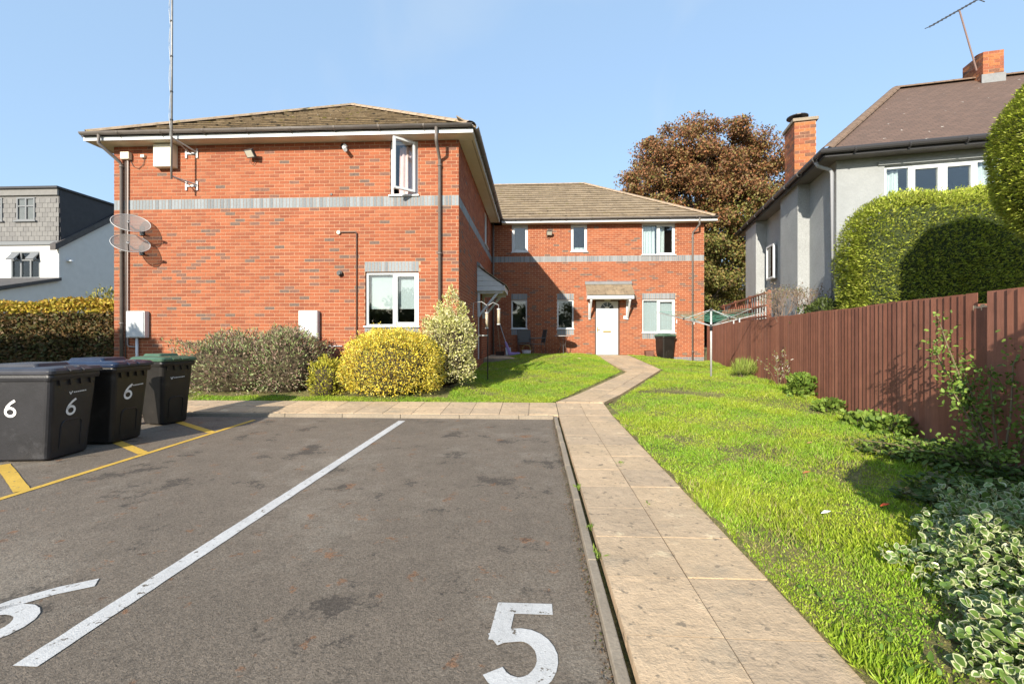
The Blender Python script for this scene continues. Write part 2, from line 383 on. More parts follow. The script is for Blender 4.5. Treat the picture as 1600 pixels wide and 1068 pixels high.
grid_slabs([(.38, 7.905), (1.20, 7.905), (3.52, 12.85), (2.5, 12.35)], (.4, 7.9), ax2, -1, 4, -2, 13, (.5, .46), .003, zq, path, .012)
grid_slabs([(2.5, 12.36), (3.52, 12.86), (3.50, 17.32), (2.25, 17.32)], (2.30, 12.2), (1, 0), 0, 3, 0, 12, (.45, .46), .004, zq, path, .012)
KERB = M('concrete_edging', (.27, .225, .17), .9, [(3, .15), (50, .15)], (80, .003))
ke = MB(); ke.box(.30, -6, -.2, .345, 6.9, -.03); kerb = structure('kerb', ke, KERB)
y = -2.0
while y < 6.9:
    L_ = min(.91, 6.93 - y)
    dx = random.uniform(-.004, .004)
    mb = MB().hexa([(.298 + dx, y, -.1), (.347 + dx, y, -.1), (.347 + dx, y + L_ - .006, -.1), (.298 + dx, y + L_ - .006, -.1),
                    (.298 + dx, y, .045 + .008 * y), (.347 + dx, y, .045 + .008 * y), (.347 - dx, y + L_ - .006, .045 + .008 * (y + L_)), (.298 - dx, y + L_ - .006, .045 + .008 * (y + L_))])
    part('edging_stone', mb, KERB, kerb, bevel=.006); y += .91
x = -6.6
while x < .25:
    L_ = min(.91, .296 - x); part('edging_stone', MB().box(x, 6.895, -.05, x + L_ - .006, 6.945, .108), KERB, kerb, bevel=.006); x += .91

# ------------------------------------------------------------------ apartment building
XL, XR, YF, YR, XE = -9.45, -1.637, 9.80, 17.40, 6.36
Z0, ZS = .62, 5.57
bld = thing('apartment_building', 'two-storey orange brick apartment building with grey brick bands and hipped tiled roofs', 'building', ((XL + XR) / 2, 13, .3))
def wall_backing(name, o, ud, nd, W, z0, z1, ops, parent, thick=.25):
    """flat wall with rectangular openings, reveals in brick; nd points outward"""
    us = sorted({0, W} | {a for q in ops for a in (q[0], q[1])}); zs = sorted({z0, z1} | {a for q in ops for a in (q[2], q[3])})
    mb = MB(); P = lambda u, d, z: (o[0] + ud[0] * u - nd[0] * d, o[1] + ud[1] * u - nd[1] * d, z)
    for i in range(len(us) - 1):
        for j in range(len(zs) - 1):
            um, zm = (us[i] + us[i + 1]) / 2, (zs[j] + zs[j + 1]) / 2
            if any(q[0] < um < q[1] and q[2] < zm < q[3] for q in ops): continue
            mb.face([P(us[i], 0, zs[j]), P(us[i + 1], 0, zs[j]), P(us[i + 1], 0, zs[j + 1]), P(us[i], 0, zs[j + 1])])
    for (a, b, c, d) in ops:
        for q in ([P(a, 0, c), P(a, thick, c), P(a, thick, d), P(a, 0, d)], [P(b, 0, d), P(b, thick, d), P(b, thick, c), P(b, 0, c)],
                  [P(a, 0, d), P(a, thick, d), P(b, thick, d), P(b, 0, d)], [P(b, 0, c), P(b, thick, c), P(a, thick, c), P(a, 0, c)]):
            mb.face(q, 1)
    return part(name, mb, [MORTAR, BR[4]], parent)
cands = []
def brick_wall(wall, o, ud, nd, W, z0, z1, ops, soldiers, plinth=0, phase=0.0, single=False):
    """stretcher bond courses, blue soldier bands; singles become objects, the rest one joined part"""
    P = lambda u, d, z: (o[0] + ud[0] * u + nd[0] * d, o[1] + ud[1] * u + nd[1] * d, z)
    rest = MB(); recs = []
    def add(u0, u1, za, zb, mi, kind):
        recs.append((u0, u1, za, zb, mi, kind))
    k = 0; z = z0
    while z < z1 - .02:
        za, zb = z + .006, z + .069; zm = (za + zb) / 2
        cuts = [(q[0], q[1]) for q in list(ops) + list(soldiers) if q[2] < zm < q[3]]
        segs = []; s0 = 0
        for c in sorted(cuts):
            if c[0] > s0 + .02: segs.append((s0, c[0]))
            s0 = max(s0, c[1])
        if s0 < W - .02: segs.append((s0, W))
        for (a, b) in segs:
            u = -.225 + (.1125 if k % 2 else 0) + phase
            while u < b:
                l, r = max(u + .006, a + (.003 if a > 0 else 0)), min(u + .219, b - (.003 if b < W else 0))
                if r - l > .03:
                    if k < plinth: mi = 7 + random.choice((1, 2, 2))
                    else:
                        # smoked bricks come in drifts
                        dr = math.sin(l * 1.7 + z * 2.1) + math.sin(l * .6 - z * 3.3 + 1)
                        pr_ = .02 + (.12 if dr > .7 else 0) + (.06 if (z < 3.9 and z > 1.6) else 0)
                        mi = (random.choice((5, 5, 6)) if random.random() < pr_ else random.choice((0, 0, 1, 1, 2, 3, 4)))
                    add(l, r, za, zb, mi, 'brick')
                u += .225
        k += 1; z += .075
    for (a, b, c, d) in soldiers:
        n = int(round((b - a) / .075)); w = (b - a) / n
        for i in range(n): add(a + i * w + .005, a + (i + 1) * w - .005, c + .005, d - .005, 7 + random.choice((0, 0, 1, 1, 2)), 'soldier_brick')
    mats = BR + BLUE
    def emit(mb, q, mi):
        u0, u1, za, zb = q; d = .005 + random.uniform(-.0012, .0012)
        mb.hexa([P(u0, d, za), P(u1, d, za), P(u1, -.01, za), P(u0, -.01, za), P(u0, d, zb), P(u1, d, zb), P(u1, -.01, zb), P(u0, -.01, zb)], mi, skip=(4,))
    if single:
        full = [r for r in recs if r[5] == 'brick' and abs(r[1] - r[0] - .213) < .002 and r[2] > 2.0]
        full.sort(key=lambda r: sum(v * v for v in (P((r[0] + r[1]) / 2, 0, 0)[0], P((r[0] + r[1]) / 2, 0, 0)[1])) + (r[2] - 1.3) ** 2)
        chosen = set(id(r) for r in full[:300]); cache = {}
        for r in recs:
            if id(r) in chosen:
                if r[4] not in cache:
                    mb = MB(); mb.box(-.1065, -.0055, -.0315, .1065, .012, .0315, skip=(4,)); cache[r[4]] = mb.mesh('brick', mats[r[4]])
                c = P((r[0] + r[1]) / 2, 0, (r[2] + r[3]) / 2)
                link('brick', cache[r[4]], wall, c)
            elif r[5] == 'soldier_brick' and r[2] > 2:
                key = ('s', r[4], round(r[1] - r[0], 3), round(r[3] - r[2], 3))
                if key not in cache:
                    w = (r[1] - r[0]) / 2; h = (r[3] - r[2]) / 2
                    cache[key] = MB().box(-w, -.0055, -h, w, .012, h, skip=(4,)).mesh('soldier_brick', mats[r[4]])
                link('soldier_brick', cache[key], wall, P((r[0] + r[1]) / 2, 0, (r[2] + r[3]) / 2))
            else: emit(rest, r[:4], r[4])
    else:
        for r in recs: emit(rest, r[:4], r[4])
    ob = part('brickwork', rest, mats, wall); ob['kind'] = 'stuff'

F_ops = [(-3.14 - XL, -2.53 - XL, 4.37, ZS), (-3.70 - XL, -2.515 - XL, 1.52, 2.72)]
F_sol = [(0, 7.813, 4.145, 4.37), (-3.71 - XL, -2.51 - XL, 2.72, 2.945), (-3.71 - XL, -2.51 - XL, 1.295, 1.52)]
wf = wall_backing('front_wall', (XL, YF), (1, 0), (0, -1), XR - XL, .02, ZS, F_ops, bld)
brick_wall(wf, (XL, YF), (1, 0), (0, -1), XR - XL, .02, ZS, F_ops, F_sol, single=True)
S_ops = [(14.95 - YF, 15.95 - YF, 4.37, ZS), (13.15 - YF, 14.1 - YF, .62, 2.72)]
S_sol = [(0, 7.59, 4.145, 4.37)]
wside = wall_backing('side_wall', (XR, YF), (0, 1), (1, 0), YR - YF, .02, ZS, S_ops, bld)
brick_wall(wside, (XR, YF), (0, 1), (1, 0), YR - YF, .02, ZS, S_ops, S_sol, phase=.1)
def rx(a, b, c, d): return (a - XR, b - XR, c, d)
R_ops = [rx(-.86, -.24, 4.52, ZS), rx(1.39, 2.01, 4.52, ZS), rx(4.06, 5.30, 4.37, ZS), rx(-.88, -.27, 1.595, 2.72), rx(.87, 1.50, 1.595, 2.72), rx(4.07, 5.30, 1.445, 2.72), rx(2.30, 3.23, .545, 2.72)]
R_sol = [(0.01, XE - XR, 4.145, 4.37)] + [(q[0], q[1], 2.72, 2.945) for q in (R_ops[3], R_ops[4], R_ops[5])] + [(q[0], q[1], q[2] - .225, q[2]) for q in (R_ops[3], R_ops[4], R_ops[5])]
wr = wall_backing('rear_wing_wall', (XR, YR), (1, 0), (0, -1), XE - XR, .02, ZS, R_ops, bld)
brick_wall(wr, (XR, YR), (1, 0), (0, -1), XE - XR, .02, ZS, R_ops, R_sol, plinth=7)
ow = MB()
ow.face([(XL, 26, 0), (XL, YF, 0), (XL, YF, ZS), (XL, 26, ZS)]); ow.face([(XE, YR, 0), (XE, 25.4, 0), (XE, 25.4, ZS), (XE, YR, ZS)]); ow.face([(XE, 25.4, 0), (XL, 26, 0), (XL, 26, ZS), (XE, 25.4, ZS)])
part('outer_wall', ow, BR[2], bld)

# windows
def window(parent, o, ud, nd, u0, u1, z0, z1, mull=(), sashes=(), inset=.05, sill=True, curtain=None, opened=None, sillmat=WHITE):
    P = lambda u, d, z: (o[0] + ud[0] * u + nd[0] * d, o[1] + ud[1] * u + nd[1] * d, z)
    def bar(mb, a, b, c, d, d0, d1): mb.hexa([P(a, d1, c), P(b, d1, c), P(b, d0, c), P(a, d0, c), P(a, d1, d), P(b, d1, d), P(b, d0, d), P(a, d0, d)])
    fr = .055; mb = MB(); D0, D1 = -inset - .07, -inset
    g0 = .004
    bar(mb, u0 + g0, u0 + fr, z0 + g0, z1 - g0, D0, D1); bar(mb, u1 - fr, u1 - g0, z0 + g0, z1 - g0, D0, D1)
    bar(mb, u0 + fr, u1 - fr, z0 + g0, z0 + fr, D0, D1); bar(mb, u0 + fr, u1 - fr, z1 - fr, z1 - g0, D0, D1)
    for m_ in mull: bar(mb, m_ - .03, m_ + .03, z0 + fr, z1 - fr, D0, D1 - .001)
    w = part('window', mb, WHITE, parent, bevel=.004)
    edges = [u0 + fr] + [e for m_ in mull for e in (m_ - .03, m_ + .03)] + [u1 - fr]
    for i in range(0, len(edges), 2):
        a, b, c, d = edges[i], edges[i + 1], z0 + fr, z1 - fr
        if opened == i // 2: continue
        k = i // 2
        if k in sashes:
            sb = MB(); s = .045
            bar(sb, a, a + s, c, d, D0 + .01, D1 + .012); bar(sb, b - s, b, c, d, D0 + .01, D1 + .012); bar(sb, a + s, b - s, c, c + s, D0 + .01, D1 + .012); bar(sb, a + s, b - s, d - s, d, D0 + .01, D1 + .012)
            part('sash', sb, WHITE, w, bevel=.004); a += s; b -= s; c += s; d -= s
        gm = MB(); gm.hexa([P(a, -inset - .028, c), P(b, -inset - .028, c), P(b, -inset - .032, c), P(a, -inset - .032, c), P(a, -inset - .028, d), P(b, -inset - .028, d), P(b, -inset - .032, d), P(a, -inset - .032, d)])
        part('pane', gm, GLASS, w)
    if sill:
        sm = MB(); bar(sm, u0 - .03, u1 + .03, z0 - .012, z0 + .022, -inset - .02, .045); part('sill', sm, sillmat, w, bevel=.006)
    rm = MB(); dd = -1.6
    q = lambda a, b, c, d: rm.face([a, b, c, d])
    q(P(u0 - .5, dd, z0 - .6), P(u1 + .5, dd, z0 - .6), P(u1 + .5, dd, z1), P(u0 - .5, dd, z1))
    q(P(u0 - .5, dd, z1), P(u1 + .5, dd, z1), P(u1 + .5, -.26, z1), P(u0 - .5, -.26, z1)); q(P(u0 - .5, -.26, z0 - .6), P(u1 + .5, -.26, z0 - .6), P(u1 + .5, dd, z0 - .6), P(u0 - .5, dd, z0 - .6))
    q(P(u0 - .5, dd, z0 - .6), P(u0 - .5, dd, z1), P(u0 - .5, -.26, z1), P(u0 - .5, -.26, z0 - .6)); q(P(u1 + .5, dd, z1), P(u1 + .5, dd, z0 - .6), P(u1 + .5, -.26, z0 - .6), P(u1 + .5, -.26, z1))
    part('room_lining', rm, ROOM, w)
    for (a, b, c, d, style, mat) in (curtain or []):
        cm = MB(); dp = -inset - .11
        if style == 'drape':
            n = max(8, int((b - a) / .018)); prev = None
            for i in range(n + 1):
                u = a + (b - a) * i / n; off = .022 * math.sin(u * 55) + .012 * math.sin(u * 23 + 1)
                cur = (P(u, dp - .03 + off, c), P(u + .02 * math.sin(u * 9), dp - .03 + off, d))
                if prev: cm.face([prev[0], cur[0], cur[1], prev[1]])
                prev = cur
        elif style == 'slats':
            zz = c
            while zz < d:
                cm.face([P(a, dp, zz), P(b, dp, zz), P(b, dp - .012, zz + .024), P(a, dp - .012, zz + .024)]); zz += .022
        elif style == 'vertical':
            u = a
            while u < b:
                cm.face([P(u, dp, c), P(u + .086, dp - .025, c), P(u + .086, dp - .025, d), P(u, dp, d)]); u += .08
        part('curtain' if style == 'drape' else 'blind', cm, mat, w, smooth=(style == 'drape'))
    return w
PINK = M('pale_pink_curtain', (.72, .52, .50), .9, (6, .1))
BLIND = M('white_blind', (.52, .54, .56), .6)
FO = ((XL, YF), (1, 0), (0, -1))
uw = window(wf, *FO, -3.14 - XL, -2.53 - XL, 4.37, ZS, inset=.03, opened=0, curtain=[(-3.0 - XL, -2.6 - XL, 4.40, 5.5, 'drape', PINK)])
# the opened casement: hinged on the left jamb, swung outwards
hx, hy = -2.59, YF - .035; ang = R(180 + 42); ca, sa = math.cos(ang), math.sin(ang)
def Q(u, d, z): return (hx + u * ca + d * sa, hy + u * sa - d * ca, z)
sb = MB(); wS, zb0, zb1, s = .50, 4.425, 5.52, .05
for (a, b, c, d) in ((0, s, zb0, zb1), (wS - s, wS, zb0, zb1), (s, wS - s, zb0, zb0 + s), (s, wS - s, zb1 - s, zb1)):
    sb.hexa([Q(a, .03, c), Q(b, .03, c), Q(b, -.03, c), Q(a, -.03, c), Q(a, .03, d), Q(b, .03, d), Q(b, -.03, d), Q(a, -.03, d)])
part('sash', sb, WHITE, uw, bevel=.005)
part('pane', MB().hexa([Q(s, .004, zb0 + s), Q(wS - s, .004, zb0 + s), Q(wS - s, -.004, zb0 + s), Q(s, -.004, zb0 + s), Q(s, .004, zb1 - s), Q(wS - s, .004, zb1 - s), Q(wS - s, -.004, zb1 - s), Q(s, -.004, zb1 - s)]), GLASS, uw)
window(wf, *FO, -3.70 - XL, -2.515 - XL, 1.52, 2.72, mull=(-3.07 - XL,), sashes=(1,), curtain=[(-3.64 - XL, -3.10 - XL, 1.92, 2.66, 'slats', BLIND), (-3.0 - XL, -2.58 - XL, 1.92, 2.66, 'slats', BLIND)])
window(wside, (XR, YF), (0, 1), (1, 0), *S_ops[0], sashes=(0,), curtain=[(S_ops[0][0] + .06, S_ops[0][0] + .4, 4.45, 5.5, 'drape', CURT)])
RO = ((XR, YR), (1, 0), (0, -1))
window(wr, *RO, *R_ops[0], sashes=(0,)); window(wr, *RO, *R_ops[1], sashes=(0,), curtain=[(R_ops[1][0] + .12, R_ops[1][1] - .12, 4.6, 4.72, 'drape', CURT)])
c0, c1 = R_ops[2][0], R_ops[2][1]
window(wr, *RO, *R_ops[2], mull=((c0 + c1) / 2 - .02,), sashes=(1,), curtain=[(c0 + .06, c0 + .54, 4.45, 5.52, 'drape', CURT), (c0 + .62, c0 + .88, 4.45, 5.52, 'drape', CURT)])
window(wr, *RO, *R_ops[3]); window(wr, *RO, *R_ops[4])
c0, c1 = R_ops[5][0], R_ops[5][1]
window(wr, *RO, *R_ops[5], mull=((c0 + c1) / 2 - .02,), sashes=(1,), curtain=[(c0 + .06, c1 - .06, 1.5, 2.66, 'vertical', BLIND)])
# front door with fanlight
dx0, dx1 = 2.30, 3.23
mb = MB()
DBR = M('brown_door_frame', (.10, .055, .04), .5)
for (a, b, c, d) in ((dx0 + .004, dx0 + .05, .60, 2.715), (dx1 - .05, dx1 - .004, .60, 2.715), (dx0 + .05, dx1 - .05, 2.655, 2.715)): mb.box(a, YR + .05, c, b, YR + .12, d)
door = part('door_frame', mb, DBR, wr, bevel=.004)
part('door_leaf', MB().box(dx0 + .052, YR + .06, .62, dx1 - .052, YR + .105, 2.653), WHITE, door, bevel=.004)
part('threshold', MB().box(dx0 + .0, YR - .03, .55, dx1, YR + .2, .598), KERB, door)
fx, fz = (dx0 + dx1) / 2, 2.36
DG = M('leaded_dark_glass', (.05, .055, .06), .12, spec=.8)
for k in range(4):
    a0, a1 = 4 + k * 44, 40 + k * 44
    pts = [(fx + r * math.cos(R(a)), fz + r * math.sin(R(a))) for r, a in ((.10, a0), (.25, a0), (.25, (a0 + a1) / 2), (.25, a1), (.10, a1))]
    part('fanlight_pane', MB().prism(pts, lambda x, z: (x, YR + .052, z), (0, .01, 0)), DG, door)
part('letter_plate', MB().box(fx - .15, YR + .048, 1.46, fx + .15, YR + .062, 1.53), M('brass', (.55, .40, .16), .35, metal=.8), door, bevel=.006)
part('handle', MB().tube([(dx0 + .1, YR + .06, 1.58), (dx0 + .1, YR + .03, 1.58), (dx0 + .2, YR + .025, 1.58)], .012).box(dx0 + .085, YR + .048, 1.48, dx0 + .115, YR + .06, 1.68), MATS['brass'], door)
part('door_number', MB().box(fx - .015, YR + .050, 2.1, fx + .015, YR + .06, 2.13), MATS['brass'], door)
part('sign_plate', MB().box(fx - .11, YR - .012, 2.66, fx + .12, YR - .002, 2.77), CREAMP, wr)
# side door under the porch
part('side_door', MB().box(XR - .12, 13.2, .62, XR - .07, 14.05, 2.66), WHITE, wside, bevel=.004)

# porch canopies (lean-to)
CLAD = WPAINT
def lean_canopy(o, ud, nd, W, zt, ze, proj, ncourse, cladding=True):
    """o = left wall point in plan; W along wall; zt top at wall, ze underside at the eaves"""
    P = lambda u, d, z: (o[0] + ud[0] * u + nd[0] * d, o[1] + ud[1] * u + nd[1] * d, z)
    cp = part('canopy', MB().hexa([P(.06, proj - .03, ze), P(W - .06, proj - .03, ze), P(W - .06, .01, ze), P(.06, .01, ze), P(.06, proj - .03, ze + .02), P(W - .06, proj - .03, ze + .02), P(W - .06, .01, ze + .02), P(.06, .01, ze + .02)]), CREAMP, bld)
    fm = MB(); fh = .15
    fm.hexa([P(0, proj, ze - .01), P(W, proj, ze - .01), P(W, proj - .028, ze - .01), P(0, proj - .028, ze - .01), P(0, proj, ze + fh), P(W, proj, ze + fh), P(W, proj - .028, ze + fh), P(0, proj - .028, ze + fh)])
    part('fascia', fm, CLAD, cp)
    zr = lambda d: zt - (zt - ze - fh) * d / proj
    for uu in (0.03, W - .05):      # cheek boards
        nb = 5; zz = ze - .01
        for k in range(nb):
            za = ze - .01 + (zt - ze) * k / nb; zb_ = ze - .01 + (zt - ze) * (k + 1) / nb - .006
            dmax = lambda z: max(0.02, min(proj - .03, proj * (zt - z) / (zt - ze - fh)))
            d_, d2 = dmax(za + .03), dmax(zb_ + .03)
            part('cladding_board', MB().hexa([P(uu, d_, za), P(uu + .02, d_, za), P(uu + .02, .0, za), P(uu, .0, za), P(uu, d2, zb_), P(uu + .02, d2, zb_), P(uu + .02, .0, zb_), P(uu, .0, zb_)]), CLAD, cp)
    n = max(3, int(W / .3)); tw = W / n
    for c_ in range(ncourse):
        d0, d1 = proj + .05 - (proj + .05) * c_ / ncourse, proj + .05 - (proj + .05) * (c_ + 1) / ncourse
        for k in range(n):
            u0, u1 = k * tw + .003 - .02, (k + 1) * tw - .003 + .02 if k == n - 1 else (k + 1) * tw - .003
            z_0, z_1 = zr(d0) + .045, zr(max(d1 - .05, 0)) + .022
            e = max(d1 - .05, 0)
            part('tile', MB().hexa([P(u0, d0, z_0 - .022), P(u1, d0, z_0 - .022), P(u1, e, z_1 - .022), P(u0, e, z_1 - .022), P(u0, d0, z_0), P(u1, d0, z_0), P(u1, e, z_1), P(u0, e, z_1)]), random.choice(ROOFT), cp)
    part('flashing', MB().hexa([P(-.03, .10, zt - .02), P(W + .03, .10, zt - .02), P(W + .03, .003, zt - .02), P(-.03, .003, zt - .02), P(-.03, .10, zt + .05), P(W + .03, .10, zt + .05), P(W + .03, .003, zt + .11), P(-.03, .003, zt + .11)]), M('lead', (.21, .215, .22), .6, (8, .15)), cp)
    for uu in (.10, W - .18):
        b = MB(); h = .75
        b.hexa([P(uu, .075, ze - h), P(uu + .08, .075, ze - h), P(uu + .08, .004, ze - h), P(uu, .004, ze - h), P(uu, .075, ze), P(uu + .08, .075, ze), P(uu + .08, .004, ze), P(uu, .004, ze)])
        b.hexa([P(uu, proj - .06, ze - .075), P(uu + .08, proj - .06, ze - .075), P(uu + .08, .075, ze - .075), P(uu, .075, ze - .075), P(uu, proj - .06, ze - .002), P(uu + .08, proj - .06, ze - .002), P(uu + .08, .075, ze - .002), P(uu, .075, ze - .002)])
        a0, a1 = (.076, ze - h + .12), (min(proj - .12, .52), ze - .076)
        b.hexa([P(uu + .008, a0[0], a0[1] - .09), P(uu + .072, a0[0], a0[1] - .09), P(uu + .072, a0[0], a0[1]), P(uu + .008, a0[0], a0[1]), P(uu + .008, a1[0] + .09, a1[1]), P(uu + .072, a1[0] + .09, a1[1]), P(uu + .072, a1[0], a1[1]), P(uu + .008, a1[0], a1[1])])
        part('bracket', b, CLAD, cp, bevel=.006)
    return cp
lean_canopy((1.95, YR), (1, 0), (0, -1), 1.69, 3.30, 2.70, .62, 3)
lean_canopy((XR, 12.92), (0, 1), (1, 0), 1.5, 3.34, 2.62, .80, 3)

# roofs --------------------------------------------------------------
OV = .36; ZE = 5.69; PITCH = .625
tile_cache = {}
def tiled_slope(name, o, ud, up2, poly, mats, nsingle, gauge=.33, tw=.30):
    """poly in (u, s) slope coordinates, s measured in plan along up2 (inwards); height = ZE + PITCH*s"""
    P = lambda u, s, h=0: (o[0] + ud[0] * u + up2[0] * s, o[1] + ud[1] * u + up2[1] * s, ZE + PITCH * s + h)
    cs = math.cos(math.atan(PITCH)); gp = gauge * cs
    deck = MB().prism(poly, lambda u, s: P(u, s, -.012), (0, 0, -.03)); sl_ = part(name, deck, M('roof_felt', (.05, .045, .04), .95), bld)
    umin = min(p[0] for p in poly); umax = max(p[0] for p in poly); smax = max(p[1] for p in poly)
    tiles = []; k = 0; s = -.04
    while s < smax:
        u = umin - (tw / 2 if k % 2 else 0) - .02
        while u < umax:
            q = clip_poly([(u + .002, s), (u + tw - .002, s), (u + tw - .002, s + gp), (u + .002, s + gp)], [(a, b) if b > .01 else (a, -.06) for a, b in poly])
            if q: tiles.append((s, q, u, len(q) == 4 and abs(max(p[0] for p in q) - min(p[0] for p in q) - tw + .004) < 1e-4 and abs(max(p[1] for p in q) - min(p[1] for p in q) - gp) < 1e-4))
            u += tw
        k += 1; s += gp
    d2 = lambda t: sum(c * c for c in P(t[2], t[0])[:2])
    singles = set(id(t_) for t_ in sorted([t_ for t_ in tiles], key=d2)[:nsingle])
    rest = MB()
    for t_ in tiles:
        s0, q, u0, full = t_; mi = random.randrange(len(mats)); h0 = random.uniform(0, .004)
        # lower edge lifted: the tile lies on the course beneath it
        f = lambda u, s: P(u, s, .044 + h0 - .040 * (s - s0) / gp)
        if id(t_) in singles: part('roof_tile', MB().prism(q, f, (up2[0] * .016, up2[1] * .016, -.022)), mats[mi], sl_)
        else: rest.prism(q, f, (up2[0] * .016, up2[1] * .016, -.022), mi)
    if rest.f:
        ob = part('roof_tiling', rest, mats, sl_); ob['kind'] = 'stuff'
    return P
def ridge_caps(p0, p1, parent, r=.115, step=.42, mat=None):
    p0, p1 = Vector(p0), Vector(p1); n = max(1, int((p1 - p0).length / step)); d = (p1 - p0).normalized()
    sd_ = d.cross(Vector((0, 0, 1))).normalized(); up = sd_.cross(d)
    for i in range(n):
        a = p0 + (p1 - p0) * (i / n); b = p0 + (p1 - p0) * ((i + 1) / n) + d * .02
        mb = MB(); prev = None
        for k in range(7):
            t_ = math.pi * (k / 6); off = sd_ * (r * 1.15 * math.cos(t_)) + up * (r * .72 * math.sin(t_) - .035)
            cur = (tuple(a + off * (1.06)), tuple(b + off))
            if prev: mb.face([prev[0], cur[0], cur[1], prev[1]])
            prev = cur
        part('ridge_tile', mb, mat or RIDGE, parent)
xl, xr_, yf = XL - OV, XR + OV, YF - OV
half = (xr_ - xl) / 2; xm = (xl + xr_) / 2; ZR = ZE + PITCH * half
tiled_slope('front_roof_slope', (xl, yf), (1, 0), (0, 1), [(0, 0), (2 * half, 0), (half, half)], ROOFT_MOSS, 170)
# side slopes and the long ridge of the front block
yb = 26 + OV
sl2 = part('side_roof_slope', MB().face([(xl, yb, ZE), (xl, yf, ZE), (xm, yf + half, ZR), (xm, yb, ZR)]).face([(xr_, yf, ZE), (xr_, yb, ZE), (xm, yb, ZR), (xm, yf + half, ZR)]), ROOFT[1], bld)
# verge row of tile ends seen along the right-hand eaves
for k in range(26):
    yy = yf + .02 + k * .30
    if yy > YR - OV - .3: break
    part('roof_tile', MB().hexa([(xr_ + .05, yy, ZE - .028), (xr_ + .05, yy + .29, ZE - .028), (xr_ - .35, yy + .29, ZE + .215), (xr_ - .35, yy, ZE + .215), (xr_ + .05, yy, ZE + .004), (xr_ + .05, yy + .29, ZE + .004), (xr_ - .35, yy + .29, ZE + .245), (xr_ - .35, yy, ZE + .245)]), random.choice(ROOFT), sl2)
rp = part('ridge', MB().tube([(xm, yf + half, ZR - .05), (xm, yb, ZR - .05)], .05, 6), RIDGE, bld)
ridge_caps((xl + .03, yf + .03, ZE + .07), (xm, yf + half, ZR + .05), rp); ridge_caps((xr_ - .03, yf + .03, ZE + .07), (xm, yf + half, ZR + .05), rp)
ridge_caps((xm, yf + half, ZR + .04), (xm, yf + half + 3.6, ZR + .04), rp)
# rear wing
hr = 4.36; x1 = XE + OV; y1 = YR - OV; ZRR = ZE + PITCH * hr
x0r = xr_ - hr   # runs into the front block's roof
tiled_slope('rear_roof_slope', (xr_ - .0, y1), (1, 0), (0, 1), [(0, 0), (x1 - xr_, 0), (x1 - xr_ - hr, hr), (-hr, hr)], ROOFT, 130)
part('rear_side_slope', MB().face([(x1, y1, ZE), (x1, y1 + 2 * hr, ZE), (x1 - hr, y1 + hr, ZRR)]).face([(x1, y1 + 2 * hr, ZE), (xl, y1 + 2 * hr, ZE), (xm, y1 + hr, ZRR), (x1 - hr, y1 + hr, ZRR)]), ROOFT[1], bld)
ridge_caps((x1 - .03, y1 + .03, ZE + .06), (x1 - hr, y1 + hr, ZRR + .04), rp); ridge_caps((x1 - hr, y1 + hr, ZRR + .03), (xr_ - hr + .2, y1 + hr, ZRR + .03), rp)
VENT = M('dark_roof_vent', (.13, .10, .07), .9)
for vx in (.4, 1.3, 2.3): part('roof_vent', MB().box(vx - .1, y1 + .70, ZE + .42, vx + .1, y1 + .84, ZE + .545), VENT, bld, bevel=.01)
# fascia, soffit, gutters
def eaves(p0, p1, nd, parent, brackets=True, ext0=0, ext1=0, so0=0, so1=0):
    p0, p1 = Vector((*p0, 0)), Vector((*p1, 0)); d = (p1 - p0).normalized(); n = Vector((*nd, 0)); Ln = (p1 - p0).length
    def bx_(mb, s0, s1, d0, d1, z0, z1):
        c = [p0 + d * s0 + n * d1, p0 + d * s1 + n * d1, p0 + d * s1 + n * d0, p0 + d * s0 + n * d0]
        mb.hexa([(q.x, q.y, z0) for q in c] + [(q.x, q.y, z1) for q in c]); return mb
    part('fascia', bx_(MB(), -ext0, Ln + ext1, OV - .03, OV - .008, ZS - .005, ZS + .155), WHITE, parent)
    sf = part('soffit', bx_(MB(), -ext0 + so0, Ln + ext1 - so1, .0, OV - .032, ZS, ZS + .012), SOFFIT, parent)
    vm = MB(); k = .06 + so0
    while k < Ln - so1: bx_(vm, k, k + .018, OV - .085, OV - .06, ZS - .002, ZS + .001); k += .045
    part('vent_slot', vm, VENT, sf)['kind'] = 'stuff'
    # half-round gutter
    gm = MB(); prev = None; r = .056; cz = ZS + .145
    for k in range(9):
        t_ = math.pi + math.pi * k / 8
        for rr in (r,):
            off = n * (OV + .055 + rr * math.cos(t_)); z = cz + rr * math.sin(t_)
            cur = [p0 - d * ext0 + off, p1 + d * ext1 + off]; cur = [(q.x, q.y, z) for q in cur]
        if prev: gm.face([prev[0], prev[1], cur[1], cur[0]])
        prev = cur
    gt = part('gutter', gm, GUT, parent, smooth=True)
    s_ = gt.modifiers.new('t', 'SOLIDIFY'); s_.thickness = .005; s_.offset = 0
    k = .5
    while k < Ln:
        q = p0 + d * k
        b = MB(); prev = None
        for j in range(9):
            t_ = math.pi + math.pi * j / 8; off = n * (OV + .055 + .063 * math.cos(t_)); z = cz + .063 * math.sin(t_)
            cur = [(*(q - d * .02 + off).to_2d(), z), (*(q + d * .02 + off).to_2d(), z)]
            if prev: b.face([prev[0], prev[1], cur[1], cur[0]])
            prev = cur
        a0 = q + n * (OV - .006); b.tube([(a0.x, a0.y, cz - .10), (*(q + n * (OV + .055)).to_2d(), cz - .06)], .008, 5)
        part('gutter_bracket', b, GUT, gt); k += .95
e0 = part('eaves', MB().box(XL, YF + .01, ZS + .013, XR - .05, YF + .1, ZS + .10), WPAINT, bld)
eaves((XL, YF), (XR, YF), (0, -1), e0, ext0=OV, ext1=OV)
eaves((XR, YF - .3), (XR, YR - OV - .06), (1, 0), e0, so0=.303)
